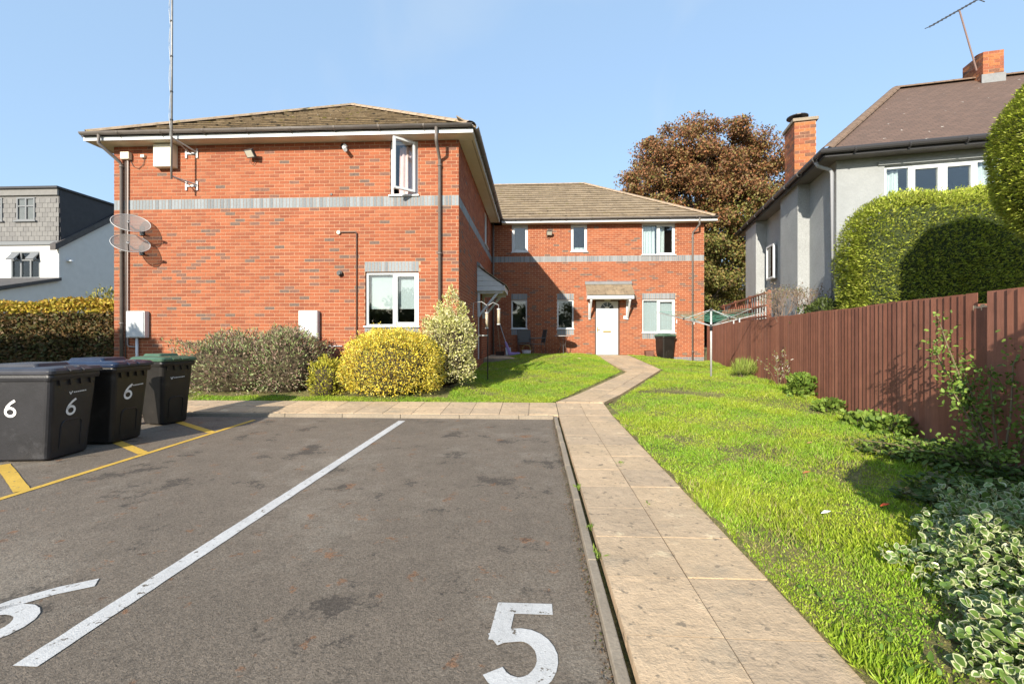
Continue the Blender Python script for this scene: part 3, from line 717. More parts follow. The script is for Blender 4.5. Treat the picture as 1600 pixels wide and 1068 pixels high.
eaves((XR + OV + .06, YR), (XE, YR), (0, -1), e0, ext1=OV)
eaves((XL, 14), (XL, YF - .3), (-1, 0), e0, so1=.303)
# downpipes and pipework on the front
def pipe(name, pts, r, mat, parent=bld, clips=()):
    mb = MB().tube(pts, r, 10)
    for z in clips: mb.tube([(pts[-1][0], pts[-1][1], z - .02), (pts[-1][0], pts[-1][1], z + .02)], r * 1.35, 10)
    return part(name, mb, mat, parent, smooth=True)
yp = YF - .06; yg = YF - OV - .055
pipe('downpipe', [(-9.40, yg, 5.68), (-9.40, yg, 5.48), (-9.37, yg + .02, 5.44), (-9.24, yp - .03, 5.20), (-9.22, yp, 5.14), (-9.22, yp, .25)], .034, GUT, clips=(5.1, 3.2, 1.6))
pipe('downpipe', [(-2.04, yg, 5.68), (-2.04, yg, 5.42), (-2.04, yg + .03, 5.37), (-2.04, yp - .03, 5.16), (-2.04, yp, 5.10), (-2.04, yp, .3)], .034, GUT, clips=(5.0, 3.1, 1.5))
pipe('downpipe', [(6.05, YR - OV - .055, 5.68), (6.05, YR - OV - .055, 5.42), (5.93, YR - .08, 5.2), (5.92, YR - .06, 5.1), (5.92, YR - .06, .42)], .034, GUT, clips=(5.0, 2.9, .75))
pipe('downpipe', [(XR + .08, YR - .12, 5.6), (XR + .08, YR - .12, .62)], .034, GUT)
pipe('conduit', [(-9.10, YF - .035, 5.24), (-9.10, YF - .035, 1.12), (-9.07, YF - .035, 1.085), (-8.88, YF - .035, 1.07)], .018, M('grey_conduit', (.30, .26, .24), .6))
pipe('conduit', [(-9.16, YF - .025, 5.24), (-9.16, YF - .025, .3)], .010, GUT)
pipe('meter_pipe', [(-8.86, YF - .06, 1.28), (-8.86, YF - .06, .35)], .028, WHITE)
pipe('meter_pipe', [(-5.03, YF - .06, 1.28), (-5.03, YF - .06, .3)], .026, WHITE)
GP = M('brown_gas_pipe', (.12, .075, .06), .6)
pipe('gas_pipe', [(-4.27, YF - .02, 3.59), (-4.20, YF - .03, 3.59), (-3.90, YF - .03, 3.59), (-3.88, YF - .03, 3.57), (-3.88, YF - .03, .5)], .014, GP)
part('pipe_flange', MB().tube([(-4.28, YF + .0, 3.585), (-4.28, YF - .05, 3.585)], .04, 12), CREAMP, bld)
pipe('condensate_pipe', [(-4.20, YF - .03, 1.10), (-4.51, YF - .03, 1.10), (-4.535, YF - .03, 1.07), (-4.535, YF - .03, .5)], .014, WHITE)
for (x, z, r) in ((-4.25, 2.69, .06), (-4.86, 1.16, .03)):
    part('flue_vent', MB().tube([(x, YF + .02, z), (x, YF - .07, z)], r, 14).tube([(x, YF - .07, z), (x, YF - .10, z)], r * .7, 14), BLACKP, bld)
part('flue_vent', MB().tube([(-4.45, YF, 4.43), (-4.45, YF - .02, 4.43)], .025, 10), DARKMET, bld)
# plinth & air bricks on rear
for (x, z) in ((1.05, 3.0), (-.0, 2.45), (1.78, 2.76), (2.35, 5.45), (5.65, .66)): part('air_brick', MB().box(x - .09, YR - .012, z - .055, x + .09, YR + .0, z + .055), M('terracotta_vent', (.20, .13, .09), .9), bld)

# ---- things fixed to the building
def meter_box(x0, x1, z0, z1, label):
    t = thing('meter_box', label, 'meter box', ((x0 + x1) / 2, YF, z0), 'utility meter boxes on the front wall')
    part('case', MB().box(x0, YF - .13, z0, x1, YF - .006, z1), CREAMP if False else WPAINT, t, bevel=.008)
    part('door', MB().box(x0 + .02, YF - .145, z0 + .02, x1 - .02, YF - .131, z1 - .02), WPAINT, t, bevel=.005)
    part('lock', MB().tube([((x0 + x1) / 2, YF - .145, z0 + .34), ((x0 + x1) / 2, YF - .151, z0 + .34)], .012, 10), GALV, t)
meter_box(-9.05, -8.62, 1.28, 1.87, 'white meter box beside the pair of downpipes on the brick wall')
meter_box(-5.13, -4.71, 1.27, 1.87, 'white meter box above the brown-tinged shrub, near the ground-floor window')
t = thing('alarm_box', 'cream square alarm box under the eaves behind the aerial mast', 'alarm box', (-8.16, YF, 5.05))
part('case', MB().box(-8.40, YF - .16, 5.05, -7.95, YF - .006, 5.55), CREAMP, t, bevel=.012)
part('lid_screw', MB().tube([(-8.36, YF - .165, 5.09), (-8.36, YF - .158, 5.09)], .012, 8), GALV, t)
t = thing('junction_box', 'small cream junction box at the top of the conduit', 'junction box', (-9.12, YF, 5.26))
part('case', MB().box(-9.22, YF - .10, 5.26, -9.02, YF - .006, 5.42), CREAMP, t, bevel=.01)
t = thing('dusk_sensor', 'tiny cream sensor on the wall with looped cable', 'sensor', (-8.74, YF, 5.28))
part('case', MB().box(-8.79, YF - .06, 5.30, -8.70, YF - .006, 5.37), CREAMP, t, bevel=.008)
part('cable', MB().tube([(-9.05, YF - .02, 5.26), (-8.98, YF - .02, 5.12), (-8.86, YF - .02, 5.06), (-8.74, YF - .02, 5.16), (-8.72, YF - .02, 5.30)], .006, 6), DARKMET, t)
# aerial mast
t = thing('aerial_mast', 'tall galvanised aerial mast on two wall brackets above the roof', 'aerial mast', (-7.74, YF - .47, 4.70))
mx, my = -7.72, YF - .47
part('pole', MB().tube([(mx, my, 4.66), (mx + .02, my, 10.6)], .021, 10), M('weathered_mast', (.27, .265, .26), .5, (9, .2), metal=.2), t, smooth=True)
for z in (5.9, 6.5, 7.25, 8.0, 8.8, 9.7): part('cable_tie', MB().tube([(mx + .002, my, z), (mx + .002, my, z + .03)], .029, 8), BLACKP, t)
pts = []
for i in range(40):
    z = 5.5 + i * .13; pts.append((mx - .024 + .012 * math.sin(i * 1.1), my - .02, z))
part('cable', MB().tube(pts, .006, 5), M('white_cable', (.5, .5, .48), .5), t)
for z, zl_ in ((5.55, 5.38), (4.72, 4.66)):
    b = MB().tube([(mx, my, z), (mx + .22, YF - .02, zl_ + .02)], .016, 6).tube([(mx, my, z), (mx + .05, YF - .02, zl_ + .02)], .012, 6)
    b.box(mx - .05, YF - .03, zl_ - .1, mx - .01, YF - .006, zl_ + .1).box(mx + .2, YF - .03, zl_ - .1, mx + .24, YF - .006, zl_ + .1).box(mx - .05, YF - .032, zl_ - .02, mx + .24, YF - .012, zl_ + .02)
    part('bracket', b, GALV, t)
yag = MB().tube([(mx - .5, my, 10.3), (mx + .9, my + .2, 10.3)], .012, 6)
for k in range(10): yag.tube([(mx - .45 + k * .14, my - .2 + k * .02, 10.3), (mx - .45 + k * .14, my + .2 + k * .02, 10.3)], .006, 5)
part('aerial', yag, GALV, t)
# satellite dishes
PERF = bpy.data.materials.new('perforated_mesh_steel'); PERF.use_nodes = True
nt = PERF.node_tree; pb = nt.nodes['Principled BSDF']; pb.inputs['Base Color'].default_value = (.24, .225, .215, 1); pb.inputs['Roughness'].default_value = .5
tr = nt.nodes.new('ShaderNodeBsdfTransparent'); mx_ = nt.nodes.new('ShaderNodeMixShader'); mx_.inputs[0].default_value = .68
nt.links.new(tr.outputs[0], mx_.inputs[1]); nt.links.new(pb.outputs[0], mx_.inputs[2]); nt.links.new(mx_.outputs[0], nt.nodes['Material Output'].inputs[0])
def dish(c, wallx, label):
    t = thing('satellite_dish', label, 'satellite dish', (wallx, YF, c[2] - .2), 'satellite dishes on the front wall')
    f = Vector((.72, -.62, .52)).normalized()            # boresight
    f = Vector((.50, -.52, .64)).normalized()
    sx = f.cross(Vector((0, 0, 1))).normalized(); up = sx.cross(f)
    tilt = R(10); sx, up = sx * math.cos(tilt) + up * math.sin(tilt), up * math.cos(tilt) - sx * math.sin(tilt)
    mb = MB(); c = Vector(c); rings = 6; n = 36
    for i in range(rings + 1):
        r = i / rings
        for j in range(n):
            a = 2 * math.pi * j / n
            mb.v.append(tuple(c + sx * (.335 * r * math.cos(a)) + up * (.28 * r * math.sin(a)) + f * (.06 * r * r)))
    for i in range(rings):
        for j in range(n):
            a = i * n + j; b = i * n + (j + 1) % n; mb.f.append((a, b, b + n, a + n)); mb.m.append(0)
    part('reflector', mb, PERF, t, smooth=True)
    rim = [tuple(c + sx * (.337 * math.cos(2 * math.pi * j / 40)) + up * (.282 * math.sin(2 * math.pi * j / 40)) + f * .06) for j in range(41)]
    part('rim', MB().tube(rim, .008, 6, cap=False), GALV, t, smooth=True)
    w = Vector((wallx, YF - .01, c.z - .05))
    part('wall_mount', MB().box(wallx - .05, YF - .03, c.z - .15, wallx + .05, YF - .006, c.z + .06).tube([tuple(w), (wallx, YF - .2, c.z - .06), tuple(c - f * .02)], .018, 8), DARKMET, t)
    tip = c + f * .34 - up * .30
    part('arm', MB().tube([tuple(c - up * .2 - f * .02), tuple(tip)], .011, 6), DARKMET, t)
    part('receiver', MB().tube([tuple(tip - f * .02), tuple(tip - f * .02 + (c - tip).normalized() * .09)], .026, 8), GALV, t)
dish((-8.74, 9.46, 3.72), -8.78, 'upper grey mesh satellite dish just below the grey brick band')
dish((-8.75, 9.46, 3.28), -8.79, 'lower grey mesh satellite dish mounted beneath another dish')
def floodlight(x, yw, z, label, yaw, size=.2):
    t = thing('floodlight', label, 'floodlight', (x, yw, z))
    part('bracket', MB().tube([(x, yw - .006, z + .08), (x, yw - .10, z + .08), (x + .02, yw - .12, z + .02)], .014, 6).box(x - .04, yw - .05, z + .05, x + .04, yw - .006, z + .12), DARKMET, t)
    a = Vector((math.cos(yaw), -math.sin(yaw), 0)); n = Vector((math.sin(yaw) * -.8, -math.cos(yaw) * .8, -.6)); n = (n - a * n.dot(a)).normalized(); u = n.cross(a)
    o = Vector((x + .05, yw - .16, z)); h = size / 2
    C = [o + a * (sx * h) + u * (sy * h * .8) + n * k for k in (-.03, .03) for sx, sy in ((-1, -1), (1, -1), (1, 1), (-1, 1))]
    part('lamp_body', MB().hexa([tuple(q) for q in C]), DARKMET, t, bevel=.006)
    C = [o + a * (sx * h * .82) + u * (sy * h * .62) + n * k for k in (.031, .034) for sx, sy in ((-1, -1), (1, -1), (1, 1), (-1, 1))]
    part('lens', MB().hexa([tuple(q) for q in C]), M('frosted_lens', (.5, .48, .4), .3), t)
    part('cable', MB().tube([(x - .04, yw - .03, z + .06), (x - .04, yw - .03, z - .14), (x + .03, yw - .03, z - .20), (x + .09, yw - .04, z - .12)], .006, 6), DARKMET, t)
floodlight(-6.24, YF, 5.30, 'dark floodlight high on the wide sunlit front wall', R(15), .22)
floodlight(.52, YR, 5.22, 'black floodlight between two upper windows of the rear wing', R(-5), .22)
t = thing('security_camera', 'white bullet security camera under the eaves beside the open window', 'security camera', (-4.14, YF, 5.4))
part('mount', MB().tube([(-4.12, YF - .006, 5.47), (-4.12, YF - .09, 5.45)], .04, 12), WHITE, t)
part('barrel', MB().tube([(-4.16, YF - .04, 5.45), (-4.06, YF - .20, 5.32)], .042, 12), WHITE, t)
part('lens_end', MB().tube([(-4.20, YF - .02, 5.49), (-4.165, YF - .045, 5.453)], .045, 12), BLACKP, t)
t = thing('door_bell', 'white entry bell box on the brick beside the front door', 'door bell', (3.42, YR, 2.0))
part('case', MB().box(3.36, YR - .05, 1.97, 3.46, YR - .006, 2.09), WHITE, t, bevel=.006); part('button', MB().tube([(3.41, YR - .05, 2.01), (3.41, YR - .056, 2.01)], .014, 10), BLACKP, t)

# ------------------------------------------------------------------ fence
FP0 = Vector((3.99, 3.2)); FD = (Vector((6.457, 17.34)) - FP0).normalized(); FN = Vector((-FD.y, FD.x))     # FN faces the lawn
fence = thing('board_fence', 'dark brown closeboard fence of vertical feather-edge boards beside the lawn', 'fence', (5.2, 10, .2))
FBR = []
for i_, c_ in enumerate([(.25, .098, .062), (.22, .085, .054), (.28, .114, .073), (.24, .102, .069), (.20, .079, .053)]):
    m_ = M('brown_stained_board_%d' % i_, c_, .78, [(3, .16), (60, .12)], (40, .002), spots=[((.36, .22, .15), 9, .72, .03), ((.10, .045, .035), 4, .64, .08)])
    for nd_ in m_.node_tree.nodes:      # grain runs up the board
        if nd_.type == 'TEX_NOISE' and nd_.inputs['Scale'].default_value > 5:
            mp_ = m_.node_tree.nodes.new('ShaderNodeMapping'); mp_.inputs['Scale'].default_value = (1, 1, .12); lk_ = nd_.inputs['Vector'].links[0]
            m_.node_tree.links.new(lk_.from_socket, mp_.inputs[0]); m_.node_tree.links.new(mp_.outputs[0], nd_.inputs['Vector'])
    FBR.append(m_)
bm_ = MB()   # unit-height feather-edge board: x along fence, y outwards (towards lawn), thick edge at +x
bm_.hexa([(0, .003, 0), (.122, .021, 0), (.122, -.0, 0), (0, -.0, 0), (0, .003, 1), (.122, .021, 1), (.122, -.0, 1), (0, -.0, 1)])
fmesh = [bm_.mesh('board', m) for m in FBR]
fang = math.atan2(FD.y, FD.x)
s = -2.4; Lf = (Vector((6.43, 17.2)) - FP0).length; k = 0
NOTCH0 = 1.16
while s < Lf:
    pitch = .1
    p = FP0 + FD * s; top = 1.725 + .006 * math.sin(s * 3) + random.uniform(-.004, .004)
    if NOTCH0 < s < NOTCH0 + .2: top = 1.57 + random.uniform(-.01, .01)
    off = .0
    if s < NOTCH0: pitch = .108; off = .03; top = 1.715 + .004 * random.random()
    z0 = float(ground(p.x - .15, p.y)) - .03
    o = link('board', random.choice(fmesh), fence, (p.x + FN.x * (off + .001 * (k % 3)), p.y + FN.y * (off + .001 * (k % 3)), z0))
    # x axis along fence; local +y must face the lawn
    o.rotation_euler = (0, 0, fang + random.uniform(-.012, .012)); o.scale = (1, 1, top - z0); s += pitch * random.uniform(.97, 1.03); k += 1
for s in np.arange(-2.2, Lf, 1.83):
    p = FP0 + FD * float(s); part('post', MB().obox((p.x - FN.x * .14, p.y - FN.y * .14), FD, FN, .1, .1, 0, 1.62), FBR[1], fence)
for z in (.45, 1.0, 1.5):
    p = FP0 + FD * -2.4; part('rail', MB().obox((p.x - FN.x * .04, p.y - FN.y * .04), FD, FN, Lf + 2.4, .036, z, z + .07), FBR[1], fence)
p = FP0 + FD * (NOTCH0 + .02)
BROKE = M('fresh_split_wood', (.55, .40, .27), .9, (40, .3))
mb = MB()
for i in range(5): mb.obox((p.x + FD.x * (.02 + i * .045), p.y + FD.y * (.02 + i * .045)), FD, FN, .035, .012, 1.55, 1.588 + random.uniform(0, .022))
part('splintered_edge', mb, BROKE, fence)
# trellis of the next garden, behind the fence
tre = thing('trellis_fence', 'red-brown slatted trellis standing behind the far end of the board fence', 'trellis', (6.3, 14, .4))
TR = M('red_brown_trellis', (.26, .10, .06), .8, (10, .2))
T0 = Vector((5.72, 11.5)); T1 = Vector((6.84, 17.0)); TD = (T1 - T0).normalized(); TN = Vector((-TD.y, TD.x)); LT = (T1 - T0).length
for z in (1.78, 2.05, 2.36): part('rail', MB().obox(T0, TD, TN, LT, .035, z, z + .05), TR, tre)
for s in np.arange(0, LT, .25):
    p = T0 + TD * float(s); part('slat', MB().obox((p.x - TN.x * .022, p.y - TN.y * .022), TD, TN, .05, .02, 1.66, 2.42), TR, tre)
for s in np.arange(0, LT + .1, 1.83):
    p = T0 + TD * float(s); part('post', MB().obox((p.x - TN.x * .1, p.y - TN.y * .1), TD, TN, .075, .075, .2, 2.46), TR, tre)

# ------------------------------------------------------------------ wheelie bins
BINB = M('dark_grey_bin_plastic', (.021, .021, .024), .42, [(4, .25), (40, .1)], (90, .0015), spots=[((.042, .042, .046), 3.2, .6, .1)])
BINBR = M('brown_black_bin_plastic', (.017, .015, .013), .42, [(4, .25), (40, .15)], (90, .0015), spots=[((.034, .031, .028), 3.6, .6, .1)])
LIDS = dict(grey=M('dark_grey_lid', (.040, .042, .052), .40, (5, .2)), blue=M('blue_lid', (.016, .027, .058), .32, (5, .25)), green=M('green_lid', (.05, .105, .066), .45, (5, .2)))
BINW = M('white_sticker', (.78, .78, .76), .6)
def wheelie_bin(label, loc, yaw, w, d, h, lid, number=None, side_number=False, bodymat=BINB, group=None, logo=True):
    """local: front faces +x, w across y, d along x; yaw about z"""
    t = thing('wheelie_bin', label, 'wheelie bin', loc, group); cs, sn = math.cos(yaw), math.sin(yaw)
    T = lambda x, y, z: (loc[0] + x * cs - y * sn, loc[1] + x * sn + y * cs, loc[2] + z)
    hb = h * .885
    # tapered body as ring stack with rounded corners
    def ring(x0, x1, hw, z, r=.05):
        pts = []
        for (cx, cy, a) in ((x1 - r, hw - r, 0), (x0 + r, hw - r, 90), (x0 + r, -hw + r, 180), (x1 - r, -hw + r, 270)):
            for k in range(5): pts.append((cx + r * math.cos(R(a + k * 22.5)), cy + r * math.sin(R(a + k * 22.5)), z))
        return pts
    def stack(mb, rings):
        b0 = len(mb.v); n = len(rings[0])
        for rg in rings: mb.v += [T(*p) for p in rg]
        for i in range(len(rings) - 1):
            for j in range(n):
                a = b0 + i * n + j; b = b0 + i * n + (j + 1) % n; mb.f.append((a, b, b + n, a + n)); mb.m.append(0)
        mb.f.append(tuple(b0 + j for j in reversed(range(n)))); mb.m.append(0)
        mb.f.append(tuple(b0 + (len(rings) - 1) * n + j for j in range(n))); mb.m.append(0); return mb
    hw = w / 2
    xb = lambda z: -d + .16 * (1 - z / hb) * .6   # rear wall leans in towards the axle
    rings = [ring(xb(0) + .10, -.085, hw - .07, .015), ring(xb(.06) + .08, -.08, hw - .055, .03), ring(xb(.35 * hb), -.058, hw - .045, .35 * hb), ring(xb(.72 * hb), -.028, hw - .028, .72 * hb), ring(xb(.93 * hb), -.015, hw - .02, .93 * hb)]
    part('body', stack(MB(), rings), bodymat, t, smooth=False, bevel=.004)
    part('rim', stack(MB(), [ring(-d, 0, hw, hb * .93, .04), ring(-d - .005, .01, hw + .005, hb * .965, .04), ring(-d, .005, hw, hb, .04)]), bodymat, t)
    for k in (-.30, -.1, .1, .30): part('rib', MB().hexa([T(-.012, k * w - .006, hb * .86), T(.0, k * w - .006, hb * .86), T(.0, k * w + .006, hb * .86), T(-.012, k * w + .006, hb * .86), T(-.012, k * w - .02, hb * .93), T(.004, k * w - .02, hb * .93), T(.004, k * w + .02, hb * .93), T(-.012, k * w + .02, hb * .93)]), bodymat, t)
    lidm = LIDS[lid]
    L_ = MB(); stack(L_, [ring(-d - .02, .03, hw + .018, hb + .002, .05), ring(-d - .02, .034, hw + .02, hb + .035, .05), ring(-d + .0, .01, hw - .005, hb + .06, .05), ring(-d + .06, -.07, hw - .07, hb + .072, .05)])
    ld = part('lid', L_, lidm, t, bevel=.004)
    rl = MB(); stack(rl, [ring(-d + .08, -d * .30, hw - .10, hb + .070, .03), ring(-d + .1, -d * .33, hw - .12, hb + .105, .03)]); part('lid_panel', rl, lidm, ld, bevel=.006)
    for sgn in (-1, 1):
        part('lid_grip', MB().hexa([T(-.02, sgn * .13 * w - .05, hb + .058), T(.05, sgn * .13 * w - .05, hb + .02), T(.05, sgn * .13 * w + .05, hb + .02), T(-.02, sgn * .13 * w + .05, hb + .058), T(-.02, sgn * .13 * w - .05, hb + .075), T(.055, sgn * .13 * w - .05, hb + .035), T(.055, sgn * .13 * w + .05, hb + .035), T(-.02, sgn * .13 * w + .05, hb + .075)]), lidm, ld)
    part('handle', MB().tube([T(-d - .01, -hw * .8, hb - .02), T(-d - .07, -hw * .8, hb + .01), T(-d - .07, hw * .8, hb + .01), T(-d - .01, hw * .8, hb - .02)], .016, 8), bodymat, t)
    part('axle', MB().tube([T(-d + .06, -hw + .02, .10), T(-d + .06, hw - .02, .10)], .012, 8), GALV, t)
    for sgn in (-1, 1):
        yw0, yw1 = sgn * (hw - .045), sgn * (hw + .0)
        wh = part('wheel', MB().tube([T(-d + .06, yw0, .10), T(-d + .06, yw1, .10)], .10, 20), BLACKP, t)
        part('hub', MB().tube([T(-d + .06, yw1, .10), T(-d + .06, yw1 + sgn * .006, .10)], .055, 14), BINB, wh)
    # moulded panel on the front
    fx_ = lambda z: -.085 + .07 * z / (hb * .93)
    def flat(poly, off, onside=False):
        mb = MB()
        if not onside: return mb.prism(poly, lambda y, z: T(fx_(z) + off, y, z), Vector(T(-.004, 0, 0)) - Vector(T(0, 0, 0)))
        hy = lambda z: -(hw - .07 + .05 * z / (hb * .93))
        return mb.prism(poly, lambda x, z: T(x, hy(z) - off, z), Vector(T(0, .004, 0)) - Vector(T(0, 0, 0)))
    pw = w * .2
    pn = MB(); pts = [(-pw, .10), (-pw, .34)] + [(-pw + .05 * (1 - math.cos(R(a))), .34 + .05 * math.sin(R(a))) for a in (30, 60, 90)] + [(pw - .05 * (1 - math.cos(R(a))), .34 + .05 * math.sin(R(a))) for a in (90, 60, 30)] + [(pw, .34), (pw, .10)]
    pn.tube([T(fx_(z) + .004, y_, z) for y_, z in pts], .007, 6); part('moulded_arch', pn, bodymat, t)
    def ribbon_on(pts, wdt, onside=False, off=.006):
        mb = MB(); pts = [Vector(p) for p in pts]; prev = None
        hy = lambda z: -(hw - .068 + .052 * z / (hb * .93))
        for i, p in enumerate(pts):
            d_ = (pts[min(i + 1, len(pts) - 1)] - pts[max(i - 1, 0)]).normalized(); n_ = Vector((-d_.y, d_.x)) * wdt / 2
            q = [p + n_, p - n_]
            cur = [T(x_, hy(z_) - off, z_) if onside else T(fx_(z_) + off, x_, z_) for x_, z_ in q]
            if prev: mb.face([prev[0], prev[1], cur[1], cur[0]])
            prev = cur
        return mb
    if number:
        cy, cz, sc = number
        part('number', ribbon_on([(cy + (p[0] - .5) * sc, cz + p[1] * sc * .92) for p in digit6()], sc * .24), BINW, t)
        if side_number: part('number', ribbon_on([(-d * .55 + (p[0] - .5) * sc, cz + .02 + p[1] * sc * .92) for p in digit6()], sc * .24, True), BINW, t)
    if logo:
        ly, lz = logo
        lm = ribbon_on([(ly - .1, lz + .018), (ly - .085, lz - .01), (ly - .065, lz + .022)], .012)
        for k in range(7): 
            q = ribbon_on([(ly - .05 + k * .022, lz + .008 + k * .001), (ly - .034 + k * .022, lz + .008 + k * .001)], .012); n0 = len(lm.v); lm.v += q.v; lm.f += [tuple(i + n0 for i in f) for f in q.f]; lm.m += q.m
        part('logo', lm, BINW, t)
    return t
gb = 'wheelie bins in the yellow-lined bays'
wheelie_bin('dark grey wheelie bin numbered 6 on its side and front, grey lid', (-4.86, 4.61, .008 * 4.6), R(6), .60, .74, 1.00, 'grey', (-.03, .44, .105), True, group=gb, logo=(.04, .67))
wheelie_bin('black wheelie bin with a blue lid and a large painted 6', (-4.86, 5.30, .008 * 5.3), R(3), .56, .72, 1.02, 'blue', (-.05, .51, .11), False, BINBR, group=gb, logo=(.07, .66))
wheelie_bin('black wheelie bin with a green lid beside the brown-tinged shrub', (-5.10, 6.30, .008 * 6.3), R(-14), .50, .60, 1.02, 'green', None, False, BINBR, group=gb, logo=(.0, .66))
wheelie_bin('black wheelie bin with a green lid against the rear wing wall', (4.98, 17.0, .38), R(-70), .56, .60, 1.06, 'green', None, False, BINBR, logo=False)

# ------------------------------------------------------------------ objects by the rear wing
PATM = M('patio_slab', (.27, .22, .17), .9, (6, .2), (30, .004))
pm = MB(); pm.box(-1.63, 14.6, .3, 1.5, 17.39, .60); patio = structure('patio', pm, PATM)
for i in range(5):
    for j in range(5): part('paving_slab', MB().box(-1.62 + i * .62, 14.62 + j * .55, .585, -1.62 + i * .62 + .615, 14.62 + j * .55 + .545, .622), random.choice(SLABM), patio, bevel=.005)
CHM = M('dark_grey_chair_metal', (.07, .07, .072), .5); MESHM = M('grey_chair_mesh', (.10, .095, .09), .8)
def garden_chair(label, x, y, z, yaw):
    t = thing('garden_chair', label, 'garden chair', (x, y, z), 'patio chairs by the rear wall'); cs, sn = math.cos(yaw), math.sin(yaw)
    T = lambda a, b, c: (x + a * cs - b * sn, y + a * sn + b * cs, z + c)
    for sx in (-.24, .24):
        part('leg', MB().tube([T(sx, -.22, 0), T(sx, -.20, .42), T(sx, -.2, .62)], .014, 7), CHM, t); part('leg', MB().tube([T(sx, .25, 0), T(sx, .20, .42), T(sx, .29, .95)], .014, 7), CHM, t)
        part('armrest', MB().tube([T(sx, -.24, .62), T(sx, .22, .64)], .017, 7), CHM, t)
    part('seat', MB().hexa([T(-.24, -.22, .40), T(.24, -.22, .40), T(.24, .2, .40), T(-.24, .2, .40), T(-.24, -.22, .425), T(.24, -.22, .425), T(.24, .2, .425), T(-.24, .2, .425)]), MESHM, t, bevel=.008)
    part('backrest', MB().hexa([T(-.23, .21, .46), T(.23, .21, .46), T(.23, .225, .46), T(-.23, .225, .46), T(-.23, .285, .94), T(.23, .285, .94), T(.23, .30, .94), T(-.23, .30, .94)]), MESHM, t, bevel=.008)
garden_chair('dark garden chair below the lower window, back to the brick wall', -.35, 16.85, .622, R(8))
garden_chair('dark garden chair turned side-on in front of a small patio table', .12, 16.5, .622, R(-75))
t = thing('patio_table', 'small round dark patio table beside the garden chairs', 'table', (1.05, 16.7, .622))
part('table_top', MB().lathe([(.001, .70), (.30, .70), (.31, .71), (.30, .725), (.001, .725)], (1.05, 16.7, .622), 24), GALV, t)
for a in (30, 150, 270): part('leg', MB().tube([(1.05 + .25 * math.cos(R(a)), 16.7 + .25 * math.sin(R(a)), .622), (1.05 + .08 * math.cos(R(a)), 16.7 + .08 * math.sin(R(a)), 1.0), (1.05 + .2 * math.cos(R(a)), 16.7 + .2 * math.sin(R(a)), 1.325)], .011, 6), CHM, t)
WOODH = M('wooden_handle', (.30, .19, .10), .7, (20, .2))
t = thing('garden_broom', 'wooden-handled broom leaning on the wall in the corner', 'broom', (-1.35, 16.9, .622))
part('handle', MB().tube([(-1.25, 16.75, .75), (-1.42, 17.3, 1.95)], .014, 7), WOODH, t); part('head', MB().box(-1.42, 16.68, .622, -1.10, 16.80, .76), M('dark_bristles', (.07, .04, .03), .9), t, bevel=.01)
t = thing('garden_spade', 'metal spade leaning in the corner next to the broom', 'spade', (-1.0, 17, .622))
part('shaft', MB().tube([(-.98, 16.95, .85), (-1.30, 17.32, 1.75)], .015, 7), GALV, t); part('blade', MB().hexa([(-1.05, 16.88, .625), (-.85, 16.94, .625), (-.85, 16.955, .625), (-1.05, 16.895, .625), (-1.08, 16.97, .9), (-.88, 17.03, .9), (-.88, 17.04, .9), (-1.08, 16.98, .9)]), GALV, t)
part('grip', MB().tube([(-1.36, 17.30, 1.75), (-1.24, 17.34, 1.75)], .014, 7), BLACKP, t)
LIL = M('lilac_plastic', (.34, .24, .52), .5)
t = thing('toy_chair', 'lilac plastic child seat on the patio slabs', 'child seat', (-.55, 16.3, .622))
part('backrest', MB().hexa([(-.92, 16.2, .64), (-.80, 16.2, .64), (-.80, 16.5, .64), (-.92, 16.5, .64), (-1.06, 16.2, 1.12), (-1.0, 16.2, 1.12), (-1.0, 16.5, 1.12), (-1.06, 16.5, 1.12)]), LIL, t, bevel=.02)
part('seat', MB().box(-.9, 16.18, .622, -.5, 16.52, .74), LIL, t, bevel=.03)
t = thing('washing_basket', 'white plastic basket with hoop handle on the patio', 'basket', (-.25, 16.3, .622))
part('tub', MB().lathe([(.001, .005), (.13, .005), (.17, .19), (.18, .20), (.16, .19), (.12, .02), (.001, .02)], (-.28, 16.3, .622), 18), M('pale_plastic', (.62, .6, .66), .5), t)
part('handle', MB().tube([(-.45, 16.3, .8), (-.40, 16.3, .96), (-.28, 16.3, 1.02), (-.16, 16.3, .96), (-.11, 16.3, .8)], .008, 6), M('yellow_cord', (.55, .42, .12), .6), t)
t = thing('plant_pot', 'square brown plant pot beside the green-lidded bin at the wall', 'plant pot', (4.24, 17.1, .46))
part('pot', MB().hexa([(4.13, 16.98, .40), (4.37, 16.98, .40), (4.37, 17.22, .40), (4.13, 17.22, .40), (4.10, 16.95, .78), (4.40, 16.95, .78), (4.40, 17.25, .78), (4.10, 17.25, .78)]), M('brown_clay', (.15, .07, .05), .7, (10, .2)), t, bevel=.01)
part('soil', MB().box(4.12, 16.97, .78, 4.38, 17.23, .785), M('potting_soil', (.04, .03, .02), .95, (60, .3)), t)

